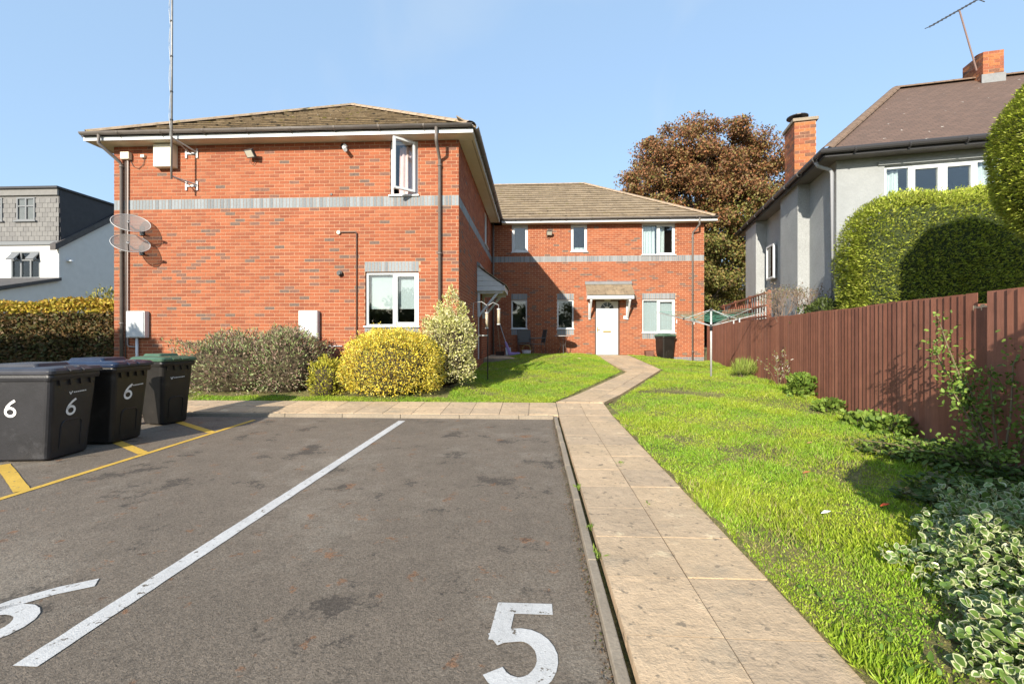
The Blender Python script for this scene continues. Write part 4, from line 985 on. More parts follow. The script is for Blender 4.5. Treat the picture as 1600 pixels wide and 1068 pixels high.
# bird feeder pole
bp = (-1.08, 10.55); bz = float(ground(*bp))
t = thing('bird_feeder_pole', 'black bird feeder pole with hooks by the side wall of the front block', 'bird feeder', (bp[0], bp[1], bz))
part('pole', MB().tube([(*bp, bz - .1), (*bp, 2.05)], .014, 8), BLACKP, t)
part('arm', MB().tube([(*bp, 2.02), (bp[0] - .15, bp[1] + .05, 2.12), (bp[0] - .35, bp[1] + .1, 2.10), (bp[0] - .36, bp[1] + .1, 1.75)], .007, 6).tube([(*bp, 2.02), (bp[0] + .12, bp[1] + .02, 2.10), (bp[0] + .25, bp[1] + .05, 2.04)], .007, 6), GALV, t)
part('tray', MB().lathe([(.001, 0), (.10, 0), (.11, .025), (.10, .025), (.09, .008), (.001, .008)], (bp[0] - .1, bp[1], 1.32), 16).tube([(bp[0] - .1, bp[1], 1.325), (*bp, 1.325)], .008, 6), WPAINT, t)
def feeder(x, y, zt, label):
    f = thing('seed_feeder', label, 'bird feeder', (x, y, zt - .4), 'hanging tube feeders')
    part('tube', MB().tube([(x, y, zt - .42), (x, y, zt - .1)], .035, 12), M('seed_tube', (.42, .36, .26), .35, (30, .4)), f, smooth=True)
    part('cap', MB().tube([(x, y, zt - .1), (x, y, zt - .07)], .042, 12), GALV, f); part('base', MB().tube([(x, y, zt - .45), (x, y, zt - .42)], .042, 12), GALV, f)
    part('hook', MB().tube([(x, y, zt - .07), (x, y, zt)], .004, 5), GALV, f)
feeder(bp[0] - .02, bp[1] - .045, 1.94, 'tube of seed hanging close to the black feeder pole')
feeder(bp[0] + .25, bp[1] + .05, 2.03, 'tube of seed hanging from the outer hook below the white porch')

# rotary clothes line
cx_, cy_ = 5.5, 13.28   # refined below
def rotary(x, y, ztop):
    zg = float(ground(x, y)); t = thing('rotary_clothes_line', 'silver rotary clothes line with four arms standing in the lawn', 'clothes line', (x, y, zg))
    part('pole', MB().tube([(x, y, zg - .05), (x, y, ztop)], .024, 10), GALV, t, smooth=True)
    hub = ztop - .42
    part('hub', MB().tube([(x, y, hub - .12), (x, y, hub + .03)], .036, 10).tube([(x, y, ztop - .06), (x, y, ztop + .01)], .038, 10), BLACKP, t)
    tips = []
    for a in (12, 102, 192, 282):
        ca_, sa_ = math.cos(R(a)), math.sin(R(a)); tip = (x + 1.42 * ca_, y + 1.42 * sa_, ztop - .10); tips.append((ca_, sa_))
        part('arm', MB().tube([(x + .03 * ca_, y + .03 * sa_, hub), tip], .013, 7), WPAINT if False else GALV, t)
        mid = (x + .72 * ca_, y + .72 * sa_, hub + (ztop - .10 - hub) * .5); part('stay', MB().tube([(x, y, ztop - .03), mid], .009, 6), GALV, t)
        part('joint', MB().tube([(mid[0], mid[1], mid[2] - .03), (mid[0], mid[1], mid[2] + .03)], .022, 8), BLACKP, t)
    LINE = M('green_line', (.08, .28, .20), .6)
    for k in range(6):
        r = .55 + k * .16; h = hub + (ztop - .10 - hub) * r / 1.42 + .02; mb = MB()
        for i in range(4):
            a, b = tips[i], tips[(i + 1) % 4]
            p, q = (x + r * a[0], y + r * a[1], h), (x + r * b[0], y + r * b[1], h)
            mb.tube([p, ((p[0] + q[0]) / 2, (p[1] + q[1]) / 2, h - .05), q], .0035, 5)
        part('line', mb, LINE, t)
    for k in range(5):
        a = tips[k % 4]; r = .6 + .15 * k; part('peg', MB().box(x + r * a[0] - .01, y + r * a[1] - .01, hub + .05, x + r * a[0] + .01, y + r * a[1] + .01, hub + .14), WPAINT, t)
rotary(4.28, 11.25, 1.99)

# ------------------------------------------------------------------ white rendered house (right)
HA = Vector((.2045, .979)); HB = Vector((.979, -.2045)); HC = Vector((6.187, 9.643))
hs = thing('rendered_house', 'white pebbledash house with brown tiled hip roof and brick chimneys', 'house', (9, 12, .2))
REND = M('white_pebbledash', (.37, .385, .385), .95, [(2, .08), (45, .22)], [(70, .025), (25, .012)])
SMOOTHR = M('white_smooth_render', (.285, .30, .305), .9, [(2, .08), (25, .06)], [(60, .006), (12, .006)], spots=[((.25, .26, .262), 1.3, .58, .15)])
H = lambda p, q, z: (HC.x + HA.x * p + HB.x * q, HC.y + HA.y * p + HB.y * q, z)
def hbox(p0, p1, q0, q1, z0, z1, mb=None):
    mb = mb or MB(); return mb.hexa([H(p0, q0, z0), H(p0, q1, z0), H(p1, q1, z0), H(p1, q0, z0), H(p0, q0, z1), H(p0, q1, z1), H(p1, q1, z1), H(p1, q0, z1)])
EZ = 4.90; HL = 6.8; HW = 8.5
wo_ = (.84, 3.30, 3.50, 4.72)      # front window q0,q1,z0,z1
fw = MB()
us = [0, wo_[0], wo_[1], HW]; zs = [0, wo_[2], wo_[3], EZ]
for i in range(3):
    for j in range(3):
        if i == 1 and j == 1: continue
        fw.face([H(0, us[i], zs[j]), H(0, us[i + 1], zs[j]), H(0, us[i + 1], zs[j + 1]), H(0, us[i], zs[j + 1])])
for a, b in (((wo_[0], wo_[2]), (wo_[0], wo_[3])), ((wo_[0], wo_[3]), (wo_[1], wo_[3])), ((wo_[1], wo_[3]), (wo_[1], wo_[2])), ((wo_[1], wo_[2]), (wo_[0], wo_[2]))):
    fw.face([H(0, *a), H(0, *b), H(.2, *b), H(.2, *a)])
fwall = part('front_wall', fw, SMOOTHR, hs)
window(fwall, (HC.x, HC.y), HB, -HA, *wo_, mull=(1.30, 1.83, 2.36), sashes=(1, 2), inset=.05,
       curtain=[(.90, 1.16, 3.55, 4.66, 'drape', CURT), (2.40, 3.24, 3.55, 4.66, 'drape', CURT)])
part('window_head', hbox(-.04, .0, wo_[0] - .12, wo_[1] + .12, wo_[3] + .01, wo_[3] + .075), SMOOTHR, fwall)
part('side_wall', MB().face([H(HL, 0, 0), H(0, 0, 0), H(0, 0, EZ), H(HL, 0, EZ)]).face([H(HL, HW, 0), H(HL, 0, 0), H(HL, 0, EZ), H(HL, HW, EZ)]).face([H(0, HW, 0), H(HL, HW, 0), H(HL, HW, EZ), H(0, HW, EZ)]), REND, hs)
part('chimney_breast', hbox(1.45, 2.72, -.25, .02, 0, EZ), REND, hs)
part('wall_pier', hbox(4.95, 6.25, -.30, .02, 0, EZ), REND, hs)
sw = window(hs, (HC.x, HC.y), -HA, -HB, -4.55, -3.85, 3.0, 4.0, inset=-.12)
# eaves, roof
HOV = .36; hz = EZ + .10; HP = .745
p0, p1, q0, q1 = -HOV, HL + HOV, -HOV, HW + HOV; hh = (p1 - p0) / 2; hq = 3.0
zr = hz + HP * hh
def plain_tiles():
    m = bpy.data.materials.new('brown_plain_tiles'); m.use_nodes = True; nt = m.node_tree; L = nt.links.new; b = nt.nodes['Principled BSDF']
    tc = nt.nodes.new('ShaderNodeTexCoord'); uv = tc.outputs['UV']
    br = nt.nodes.new('ShaderNodeTexBrick'); br.inputs['Scale'].default_value = 1; br.inputs['Brick Width'].default_value = .165; br.inputs['Row Height'].default_value = .10
    br.inputs['Mortar Size'].default_value = .006; br.inputs['Color1'].default_value = (.115, .072, .052, 1); br.inputs['Color2'].default_value = (.15, .092, .066, 1); br.inputs['Mortar'].default_value = (.07, .045, .035, 1)
    L(uv, br.inputs['Vector'])
    n = nt.nodes.new('ShaderNodeTexNoise'); n.inputs['Scale'].default_value = 7; n.inputs['Detail'].default_value = 8; L(uv, n.inputs['Vector'])
    mr = nt.nodes.new('ShaderNodeMapRange'); mr.inputs[1].default_value = .70; mr.inputs[2].default_value = .73; L(n.outputs[0], mr.inputs[0])
    mx = nt.nodes.new('ShaderNodeMix'); mx.data_type = 'RGBA'; L(mr.outputs[0], mx.inputs[0]); L(br.outputs[0], mx.inputs[6]); mx.inputs[7].default_value = (.5, .47, .40, 1)
    L(mx.outputs[2], b.inputs['Base Color']); b.inputs['Roughness'].default_value = .95
    sp = nt.nodes.new('ShaderNodeSeparateXYZ'); L(uv, sp.inputs[0])
    md = nt.nodes.new('ShaderNodeMath'); md.operation = 'FRACT'; dv = nt.nodes.new('ShaderNodeMath'); dv.operation = 'DIVIDE'; dv.inputs[1].default_value = .10
    L(sp.outputs[1], dv.inputs[0]); L(dv.outputs[0], md.inputs[0])
    bp_ = nt.nodes.new('ShaderNodeBump'); bp_.inputs['Distance'].default_value = .02; bp_.invert = True; L(md.outputs[0], bp_.inputs['Height']); L(bp_.outputs[0], b.inputs['Normal'])
    return m
PT = plain_tiles()
def uvface_obj(name, faces, mat, parent):
    mb = MB(); uvs = []
    for f in faces:
        mb.face(f); o = Vector(f[0]); u = (Vector(f[1]) - o).normalized(); n = u.cross(Vector(f[2]) - o).normalized(); v = n.cross(u)
        uvs += [((Vector(p) - o).dot(u), (Vector(p) - o).dot(v)) for p in f]
    me = mb.mesh(name, mat); l = me.uv_layers.new(name='UVMap'); l.data.foreach_set('uv', [c for q in uvs for c in q]); return link(name, me, parent)
hroof = uvface_obj('roof', [[H(p0, q0, hz), H(p0, q1, hz), H(p0 + hh, q1 - hq, zr), H(p0 + hh, q0 + hq, zr)], [H(p1, q0, hz), H(p0, q0, hz), H(p0 + hh, q0 + hq, zr)],
                          [H(p1, q1, hz), H(p1, q0, hz), H(p0 + hh, q0 + hq, zr), H(p0 + hh, q1 - hq, zr)], [H(p0, q1, hz), H(p1, q1, hz), H(p0 + hh, q1 - hq, zr)]], PT, hs)
part('soffit', MB().face([H(p0, q0, hz - .10), H(p1, q0, hz - .10), H(p1, q1, hz - .10), H(p0, q1, hz - .10)]), GUT, hs)
DK = M('black_gutter', (.03, .028, .028), .4)
part('fascia', hbox(p0 + .0, p0 + .03, q0, q1, hz - .12, hz + .0).hexa([H(p0, q0, hz - .12), H(p0, q0 + .03, hz - .12), H(p1, q0 + .03, hz - .12), H(p1, q0, hz - .12), H(p0, q0, hz), H(p0, q0 + .03, hz), H(p1, q0 + .03, hz), H(p1, q0, hz)]), DK, hs)
part('gutter', MB().tube([H(p1, q0 - .05, hz - .02), H(p0 - .05, q0 - .05, hz - .02), H(p0 - .05, q1, hz - .02)], .055, 10), DK, hs)
for k in np.arange(.3, 7, .9): part('gutter_bracket', MB().tube([H(p0 + k, q0 - .05, hz - .045), H(p0 + k + .03, q0 - .05, hz - .045)], .062, 10), DK, hs)
for k in np.arange(.5, 5, .9): part('gutter_bracket', MB().tube([H(p0 - .05, q0 + k, hz - .045), H(p0 - .05, q0 + k + .03, hz - .045)], .062, 10), DK, hs)
ridge_caps(Vector(H(p0 + .05, q0 + .05, hz + .06)), Vector(H(p0 + hh, q0 + hq, zr + .03)), hroof, .10, .33, M('brown_hip_tile', (.17, .115, .08), .95, [(10, .3), (70, .2)], (40, .006))); ridge_caps(Vector(H(p0 + hh, q0 + hq, zr + .02)), Vector(H(p0 + hh, q1 - hq, zr + .02)), hroof, .10, .40, MATS['brown_hip_tile'])
part('downpipe', MB().tube([H(-.02, -.40, hz - .06), H(-.02, -.34, hz - .18), H(.04, -.10, hz - .26), H(.04, -.06, hz - .34), H(.04, -.06, .2)], .038, 10), M('grey_downpipe', (.30, .31, .33), .5), hs, smooth=True)
def chimney_stack(parent, name, p0, p1, q0, q1, z0, z1, cap=True):
    core = part(name, hbox(p0 + .006, p1 - .006, q0 + .006, q1 - .006, z0, z1 - .01), MORTAR, parent)
    k = 0; z = z0
    OLD = [M('old_brick_orange', (.36, .13, .05), .9, (25, .25), (60, .004)), M('old_brick_red', (.27, .09, .045), .9, (25, .25), (60, .004)), M('old_brick_brown', (.17, .08, .05), .9, (25, .3), (60, .004))]
    while z < z1 - .06:
        for face in range(2):
            L_ = (q1 - q0) if face == 0 else (p1 - p0)
            u = -.1125 if k % 2 else 0
            while u < L_ - .02:
                a, b = max(u, 0) + .004, min(u + .225, L_) - .004
                if b - a > .03:
                    e = random.uniform(-.004, .002)
                    if face == 0: mb = hbox(p0 - e, p0 + .05, q0 + a, q0 + b, z + .004, z + .071)
                    else: mb = hbox(p0 + a, p0 + b, q0 - e + .001, q0 + .05, z + .0045, z + .0705)
                    part('brick', mb, random.choice(OLD), core)
                u += .225
        k += 1; z += .075
    return core
LEAD = M('lead', (.21, .215, .22), .6)
c1_ = chimney_stack(hs, 'chimney', 1.70, 2.42, -.24, .23, hz - .1, 6.50)
part('chimney_cap', hbox(1.66, 2.46, -.28, .27, 6.50, 6.58), KERB, c1_, bevel=.01)
part('flue_cowl', MB().lathe([(.001, .22), (.24, .20), (.24, .18), (.10, .17), (.10, 0)], H(2.1, -.05, 6.58), 18), DK, c1_)
for k in range(5): part('lead_step', hbox(1.688, 1.70, .23 - .09 * (k + 1), .235 - .0, hz + .38 - .075 * k - .12, hz + .46 - .075 * k), LEAD, c1_)
pr_ = p0 + hh
c2_ = chimney_stack(hs, 'chimney', pr_ - .36, pr_ + .36, 4.30, 4.72, zr - .25, zr + .50)
part('flashing', hbox(pr_ - .37, pr_ - .355, 4.27, 4.75, zr - .30, zr - .06), LEAD, c2_)
part('chimney_pot', MB().lathe([(.13, 0), (.12, .10), (.15, .12), (.12, .13)], H(pr_, 4.51, zr + .48), 14), M('terracotta_pot', (.32, .13, .07), .85), c2_)
am = thing('tv_aerial', 'leaning TV aerial with long spiked boom strapped to the ridge chimney', 'aerial', H(pr_ - .1, 4.32, zr))
a0, a1 = Vector(H(pr_ - .15, 4.30, zr + .15)), Vector(H(pr_ - .1, 3.97, zr + 1.76))
part('pole', MB().tube([a0, a1], .018, 7), M('rusty_pole', (.20, .13, .11), .7), am)
b0, b1 = a1 + Vector((-.80, -.1, -.46)), a1 + Vector((.55, .1, .33))
bo = MB().tube([b0, b1], .006, 6)
for k in range(13):
    c = b0.lerp(b1, k / 12.0); bo.tube([c + Vector((-.035, .10, .02)), c + Vector((.035, -.10, -.02))], .010, 5); bo.tube([c + Vector((.01, .02, .035)), c - Vector((.01, .02, .035))], .008, 5)
bo.tube([b1 + Vector((-.02, .1, .12)), b1 + Vector((.06, -.1, -.14))], .012, 5)
part('boom', bo, DARKMET, am)
# small green shed behind the hedge's right end
sh = thing('garden_shed', 'pale green shed wall glimpsed between hedge and fence', 'shed', (9.4, 8.6, .2))
part('wall', MB().box(8.9, 8.1, .1, 10.6, 8.9, 2.25), M('pale_green_paint', (.42, .60, .48), .8, (8, .1)), sh); part('roof', MB().hexa([(8.8, 8.0, 2.25), (10.7, 8.0, 2.25), (10.7, 9.0, 2.4), (8.8, 9.0, 2.4), (8.8, 8.0, 2.30), (10.7, 8.0, 2.30), (10.7, 9.0, 2.45), (8.8, 9.0, 2.45)]), GUT, sh)
# brick gable far behind
gb_ = thing('brick_house', 'distant red brick house gable with white bargeboard behind the trellis', 'house', (15.5, 36, .5))
part('wall', MB().hexa([(14.2, 34, 0), (21, 34, 0), (21, 40, 0), (14.2, 40, 0), (14.2, 34, 3.6), (21, 34, 3.6), (21, 40, 3.6), (14.2, 40, 3.6)]).face([(14.2, 34, 3.6), (21, 34, 3.6), (17.6, 34, 8.2)]), M('far_brick', (.42, .13, .07), .9, (3, .15)), gb_)
part('roof', MB().hexa([(13.9, 33.7, 3.25), (17.6, 33.7, 8.25), (17.6, 40, 8.25), (13.9, 40, 3.25), (13.9, 33.7, 3.4), (17.6, 33.7, 8.45), (17.6, 40, 8.45), (13.9, 40, 3.4)]).hexa([(17.6, 33.7, 8.25), (21.4, 33.7, 3.25), (21.4, 40, 3.25), (17.6, 40, 8.25), (17.6, 33.7, 8.45), (21.4, 33.7, 3.4), (21.4, 40, 3.4), (17.6, 40, 8.45)]), GUT, gb_)
part('bargeboard', MB().hexa([(13.85, 33.6, 3.1), (17.6, 33.6, 8.1), (17.6, 33.68, 8.1), (13.85, 33.68, 3.1), (13.85, 33.6, 3.42), (17.6, 33.6, 8.47), (17.6, 33.68, 8.47), (13.85, 33.68, 3.42)]), WPAINT, gb_)

# ------------------------------------------------------------------ grey dormer house (left)
lh = thing('dormer_house', 'white house with slate-grey tile-hung dormer behind the golden-topped hedge', 'house', (-26, 26, .1))
GREYT = M('grey_hanging_tile', (.185, .182, .178), .85, (5, .1)); GREYT2 = M('grey_hanging_tile_dark', (.165, .162, .16), .85, (5, .1)); WREND = M('white_render', (.60, .60, .59), .9, (3, .05))
DKGREY = M('anthracite_cladding', (.035, .035, .040), .7, (4, .15)); DKTILE = M('anthracite_roof', (.075, .07, .07), .8, (6, .2)); GREYF = M('grey_frame', (.16, .17, .18), .5)
lx0, lx1, ly0, ly1 = -40.0, -24.7, 22.5, 34.0; zd0, zd1 = 6.1, 9.0
body = MB()
wu0, wu1, wz0, wz1 = -26.75, -25.25 + .0, 4.35, 5.75   # first-floor window
for (a, b, c, d) in ((lx0, wu0 - .6, 0, zd0), (wu0 - .6, wu1 - .5, 0, wz0), (wu0 - .6, wu1 - .5, wz1, zd0), (wu1 - .5, lx1, 0, zd0)): body.face([(a, ly0, c), (b, ly0, c), (b, ly0, d), (a, ly0, d)])
body.face([(lx1, ly0, 0), (lx1, ly1, 0), (lx1, ly1, 6.3), (lx1, ly0 + 3.7, zd1 - .1), (lx1, ly0, zd0)]); body.face([(lx1, ly1, 0), (lx0, ly1, 0), (lx0, ly1, zd0), (lx1, ly1, zd0)])
lw = part('wall', body, WREND, lh)
def lwin(x0, x1, z0, z1, y, label, tops=(), curtain=True):
    mb = MB(); f = .07
    for (a, b, c, d) in ((x0, x0 + f, z0, z1), (x1 - f, x1, z0, z1), (x0 + f, x1 - f, z0, z0 + f), (x0 + f, x1 - f, z1 - f, z1)): mb.box(a, y - .05, c, b, y + .04, d)
    n = 3 if x1 - x0 > 1.2 else 2
    for k in range(1, n): xx = x0 + (x1 - x0) * k / n; mb.box(xx - .04, y - .045, z0 + f, xx + .04, y + .04, z1 - f)
    if tops: mb.box(x0 + f, y - .04, z1 - .48, x1 - f, y + .04, z1 - .41)
    w_ = part('window', mb, GREYF, lh)
    part('pane', MB().box(x0 + f, y + .0, z0 + f, x1 - f, y + .012, z1 - f), GLASS, w_)
    part('room_lining', MB().face([(x0, y + .5, z0), (x1, y + .5, z0), (x1, y + .5, z1), (x0, y + .5, z1)]), ROOM, w_)
    part('sill', MB().box(x0 - .1, y - .12, z0 - .07, x1 + .1, y + .03, z0 - .002), GREYF, w_)
    if curtain:
        for k in range(n):
            a = x0 + (x1 - x0) * k / n + .15; cm = MB(); prev = None
            for i in range(13):
                u = a + i * .022; c_ = ((u, y + .12 + .02 * math.sin(i * 1.6), z0 + f), (u, y + .12 + .02 * math.sin(i * 1.6), z1 - .5))
                if prev: cm.face([prev[0], c_[0], c_[1], prev[1]])
                prev = c_
            part('curtain', cm, CURT, w_)
    for k in (tops if curtain else ()):
        a = x0 + (x1 - x0) * k / 3 + .05; b = x0 + (x1 - x0) * (k + 1) / 3 - .05
        part('vent_sash', MB().hexa([(a, y - .36, z1 - .42), (b, y - .36, z1 - .42), (b, y - .33, z1 - .46), (a, y - .33, z1 - .46), (a, y - .05, z1 - .05), (b, y - .05, z1 - .05), (b, y - .02, z1 - .09), (a, y - .02, z1 - .09)]), GREYF, w_)
    return w_
lwin(wu0 - .6, wu1 - .5, wz0, wz1, ly0 + .06, '', (0, 2))
# dormer
dm = part('dormer', MB().face([(lx0, ly0 - .02, zd0), (lx1, ly0 - .02, zd0), (lx1, ly0 - .02, zd1), (lx0, ly0 - .02, zd1)]).face([(lx1, ly0 - .02, zd0), (lx1, ly0 + 3.7, zd1 - .1), (lx1, ly0 + 3.75, zd1), (lx1, ly0 - .02, zd1)], 1), [GREYT2, DKGREY], lh)
cache = [MB().box(0, 0, 0, .285, .02, .235).mesh('hanging_tile', m) for m in (GREYT, GREYT2)]
z = zd0 + .2; k = 0
holes = [(-26.95, -25.95, 7.35, 8.55), (-29.6, -27.75, 7.35, 8.55)]
while z < zd1 - .55:
    x = -29.0 + (.15 if k % 2 else 0)
    while x < lx1 - .2:
        if not any(h[0] - .05 < x + .14 < h[1] + .05 and h[2] - .06 < z + .12 < h[3] + .04 for h in holes):
            link('hanging_tile', random.choice(cache), dm, (x, ly0 - .045 - random.uniform(0, .004), z))
        x += .30
    z += .245; k += 1
lwin(-26.95, -25.95, 7.35, 8.55, ly0 - .03, '', (1,), False); lwin(-29.6, -27.75, 7.35, 8.55, ly0 - .03, '', (1,), False)
part('dormer_fascia', MB().box(lx0, ly0 - .12, zd1 - .35, lx1 + .03, ly0 - .03, zd1 - .02), GREYT, lh); part('dormer_skirt', MB().box(lx0, ly0 - .10, zd0 - .02, lx1 + .02, ly0 - .03, zd0 + .17), GREYF, lh)
part('flat_roof', MB().box(lx0, ly0 - .22, zd1 - .02, lx1 + .12, ly0 + 3.8, zd1 + .09), DKGREY, lh)
cheek = MB().prism([(ly0 + .05, zd0 + .1), (ly0 + 3.5, zd1 - .05), (ly0 - .02, zd1 - .03)], lambda a, b: (lx1 + .05, a, b), (-.06, 0, 0)); part('dormer_cheek', cheek, DKGREY, lh)
part('verge', MB().prism([(ly0 - .3, zd0 - .35), (ly0 + 3.75, zd1 - .35), (ly0 + 3.75, zd1 - .02), (ly0 - .3, zd0 - .02)], lambda a, b: (lx1 + .14, a, b), (-.3, 0, 0)), DKTILE, lh)
part('lean_to_roof', MB().hexa([(lx0, 18.6, 3.15), (lx1 + .15, 18.6, 3.15), (lx1 + .15, ly0, 4.22), (lx0, ly0, 4.22), (lx0, 18.6, 3.32), (lx1 + .15, 18.6, 3.32), (lx1 + .15, ly0, 4.38), (lx0, ly0, 4.38)]), DKTILE, lh)
part('lean_to_wall', MB().hexa([(lx0, 19, 0), (lx1, 19, 0), (lx1, ly0, 0), (lx0, ly0, 0), (lx0, 19, 3.2), (lx1, 19, 3.2), (lx1, ly0, 4.2), (lx0, ly0, 4.2)]), WREND, lh)
part('downpipe', MB().tube([(lx1 - .5, 18.85, 3.2), (lx1 - .5, 18.9, .2)], .06, 8), DKGREY, lh)
part('wall_light', MB().lathe([(.001, .1), (.1, .07), (.13, 0), (.001, -.02)], (lx1 + .1, 23.0, 5.3), 12), WHITE, lh)

# ------------------------------------------------------------------ vegetation
BARK = M('grey_brown_bark', (.12, .095, .075), .95, (12, .3), (30, .02))
def blob_leaves(n, center, rad, cols, Ln, Wd, shell=.45, up=.5, power=2.6, lump=.10, zmin=None, var=.18, tipcols=None, fold=.15, flat=0):
    """leaves through the outer volume of a lumpy superellipsoid; pointing outward"""
    d = rdir(n); d[:, 2] = np.where(d[:, 2] < -.6, -d[:, 2], d[:, 2])
    r = 1 / (np.sum(np.abs(d) ** power, axis=1) ** (1 / power))
    lum = 1 + lump * (np.sin(d[:, 0] * 7 + center[0] * 3) * np.cos(d[:, 1] * 6 + 1) + .7 * np.sin(d[:, 2] * 9 + d[:, 0] * 5) + .5 * np.sin(d[:, 0] * 17 + d[:, 2] * 13))
    rr = r * lum * (1 - shell * rng.random(n) ** 2.2) * (1 + .16 * (rng.random(n) < .07) * rng.random(n))
    P = np.array(center) + d * rr[:, None] * np.array(rad)
    if zmin is not None:
        zz = zmin(P[:, 0], P[:, 1]); k = P[:, 2] > zz + .01; P, d = P[k], d[k]
    m = len(P); nrm = d / np.array(rad); nrm /= np.linalg.norm(nrm, axis=1, keepdims=True)
    T = nrm * .9 + rdir(m) * .8 + np.array([0, 0, up]); N = nrm + rdir(m) * .7
    C = pick(cols, m, var)
    if tipcols is not None:
        w = rng.random(m) < tipcols[1]; C[w] = pick(tipcols[0], int(w.sum()), var)
    return P, T, N, rng.uniform(.7, 1.25, m) * Ln, rng.uniform(.7, 1.25, m) * Wd, C
def cat_(*sets): return [np.concatenate(z) for z in zip(*sets)]
gz = lambda x, y: ground(x, y)
LM = leafmat('leaf_surface'); LMG = leafmat('glossy_leaf', .35, .2, .5)
def stems(t, base, tips, r=.012, mat=BARK, name='stem'):
    for tp in tips:
        b = Vector(base) + Vector((random.uniform(-.1, .1), random.uniform(-.06, .06), 0)); tp = Vector(tp); m = b.lerp(tp, .5) + Vector((random.uniform(-.06, .06), random.uniform(-.06, .06), .05))
        part(name, MB().tube([b, m, tp], [r, r * .7, r * .35], 6), mat, t)
def shrub(name, label, cat, center, rad, n, cols, Ln, Wd, group=None, extra=None, **kw):
    zb = float(ground(center[0], center[1])); t = thing(name, label, cat, (center[0], center[1], zb), group)
    S = blob_leaves(n, center, rad, cols, Ln, Wd, zmin=gz, **kw)
    if extra: S = cat_(S, *[blob_leaves(a[0], a[1], a[2], a[3], Ln, Wd, zmin=gz, **{**kw, **(a[4] if len(a) > 4 else {})}) for a in extra])
    leaf_object('foliage', *S, LM, t, fold=.15)
    stems(t, (center[0], center[1], zb - .05), [(center[0] + rad[0] * .6 * math.cos(a), center[1] + rad[1] * .6 * math.sin(a), center[2] + rad[2] * .3) for a in (.3, 1.5, 2.6, 3.9, 5.2)])
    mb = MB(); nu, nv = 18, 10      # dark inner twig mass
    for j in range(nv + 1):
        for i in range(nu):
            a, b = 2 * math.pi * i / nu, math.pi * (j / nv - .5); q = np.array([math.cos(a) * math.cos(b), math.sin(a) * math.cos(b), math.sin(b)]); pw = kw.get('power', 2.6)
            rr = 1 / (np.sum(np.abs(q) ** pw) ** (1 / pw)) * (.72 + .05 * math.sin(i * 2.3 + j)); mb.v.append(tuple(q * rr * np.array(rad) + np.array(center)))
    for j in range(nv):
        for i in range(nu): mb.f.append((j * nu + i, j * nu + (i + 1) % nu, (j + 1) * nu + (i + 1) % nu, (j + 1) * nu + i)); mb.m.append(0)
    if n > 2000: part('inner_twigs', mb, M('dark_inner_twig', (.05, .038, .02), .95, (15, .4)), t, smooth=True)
    return t
HC1 = [(.29, .34, .15), (.27, .25, .15), (.23, .29, .11), (.28, .22, .15), (.20, .17, .10), (.36, .41, .20), (.30, .37, .15)]
HT = ([(.27, .17, .13), (.35, .25, .20)], .34)
shrub('hebe_shrub', 'wide grey-green shrub with brown seed heads behind the green-lidded bin', 'shrub', (-6.05, 8.85, .62), (1.10, .62, .66), 9000, HC1, .075, .022, 'grey-green shrubs under the front wall', lump=.14, tipcols=HT, up=.35, shell=.55,
      extra=[(1800, (-5.6, 8.9, .95), (.8, .5, .42), HC1)])
shrub('hebe_shrub', 'taller grey-green brown-headed shrub below the meter box pipe', 'shrub', (-4.82, 8.8, .66), (.62, .55, .70), 6500, HC1, .075, .022, 'grey-green shrubs under the front wall', lump=.14, tipcols=HT, up=.35, shell=.55,
      extra=[(1500, (-4.98, 8.85, 1.1), (.42, .4, .35), HC1)])
shrub('dark_red_shrub', 'small dark red twiggy shrub between the meter pipe and condensate pipe', 'shrub', (-4.42, 9.4, .85), (.26, .2, .36), 500, [(.16, .05, .045), (.12, .045, .04)], .05, .022, shell=.8)
YG = [(.42, .40, .045), (.34, .36, .04), (.48, .42, .06)]
shrub('yellow_shrub', 'small bright yellow-green shrub beside the golden mound', 'shrub', (-3.92, 8.42, .45), (.29, .27, .42), 2200, YG, .055, .022, up=.8, shell=.6, lump=.14)
GO = [(.80, .62, .06), (.72, .58, .06), (.86, .70, .10), (.64, .54, .06), (.72, .54, .07), (.48, .50, .10), (.55, .52, .12)]
shrub('golden_shrub', 'broad clipped golden-yellow shrub mound in front of the ground-floor window', 'shrub', (-2.70, 8.55, .70), (.95, .70, .72), 20000, GO, .040, .022, power=2.3, lump=.05, shell=.32, tipcols=([(.36, .24, .06), (.72, .62, .16)], .2))
VC = [(.62, .58, .25), (.55, .53, .22), (.42, .44, .13), (.68, .63, .33), (.36, .38, .10)]
shrub('variegated_shrub', 'tall cream-and-green variegated shrub climbing at the brick corner', 'shrub', (-1.74, 9.12, .95), (.50, .40, .82), 9500, VC, .045, .030, lump=.10, shell=.35, tipcols=([(.70, .66, .40)], .25),
      extra=[(900, (-1.70, 9.25, 1.65), (.16, .14, .62), VC), (500, (-1.95, 9.3, 1.5), (.10, .1, .5), VC), (420, (-1.48, 9.25, 1.5), (.10, .1, .5), VC), (250, (-2.22, 9.3, 1.3), (.07, .07, .42), [(.30, .22, .08), (.45, .40, .15)])])
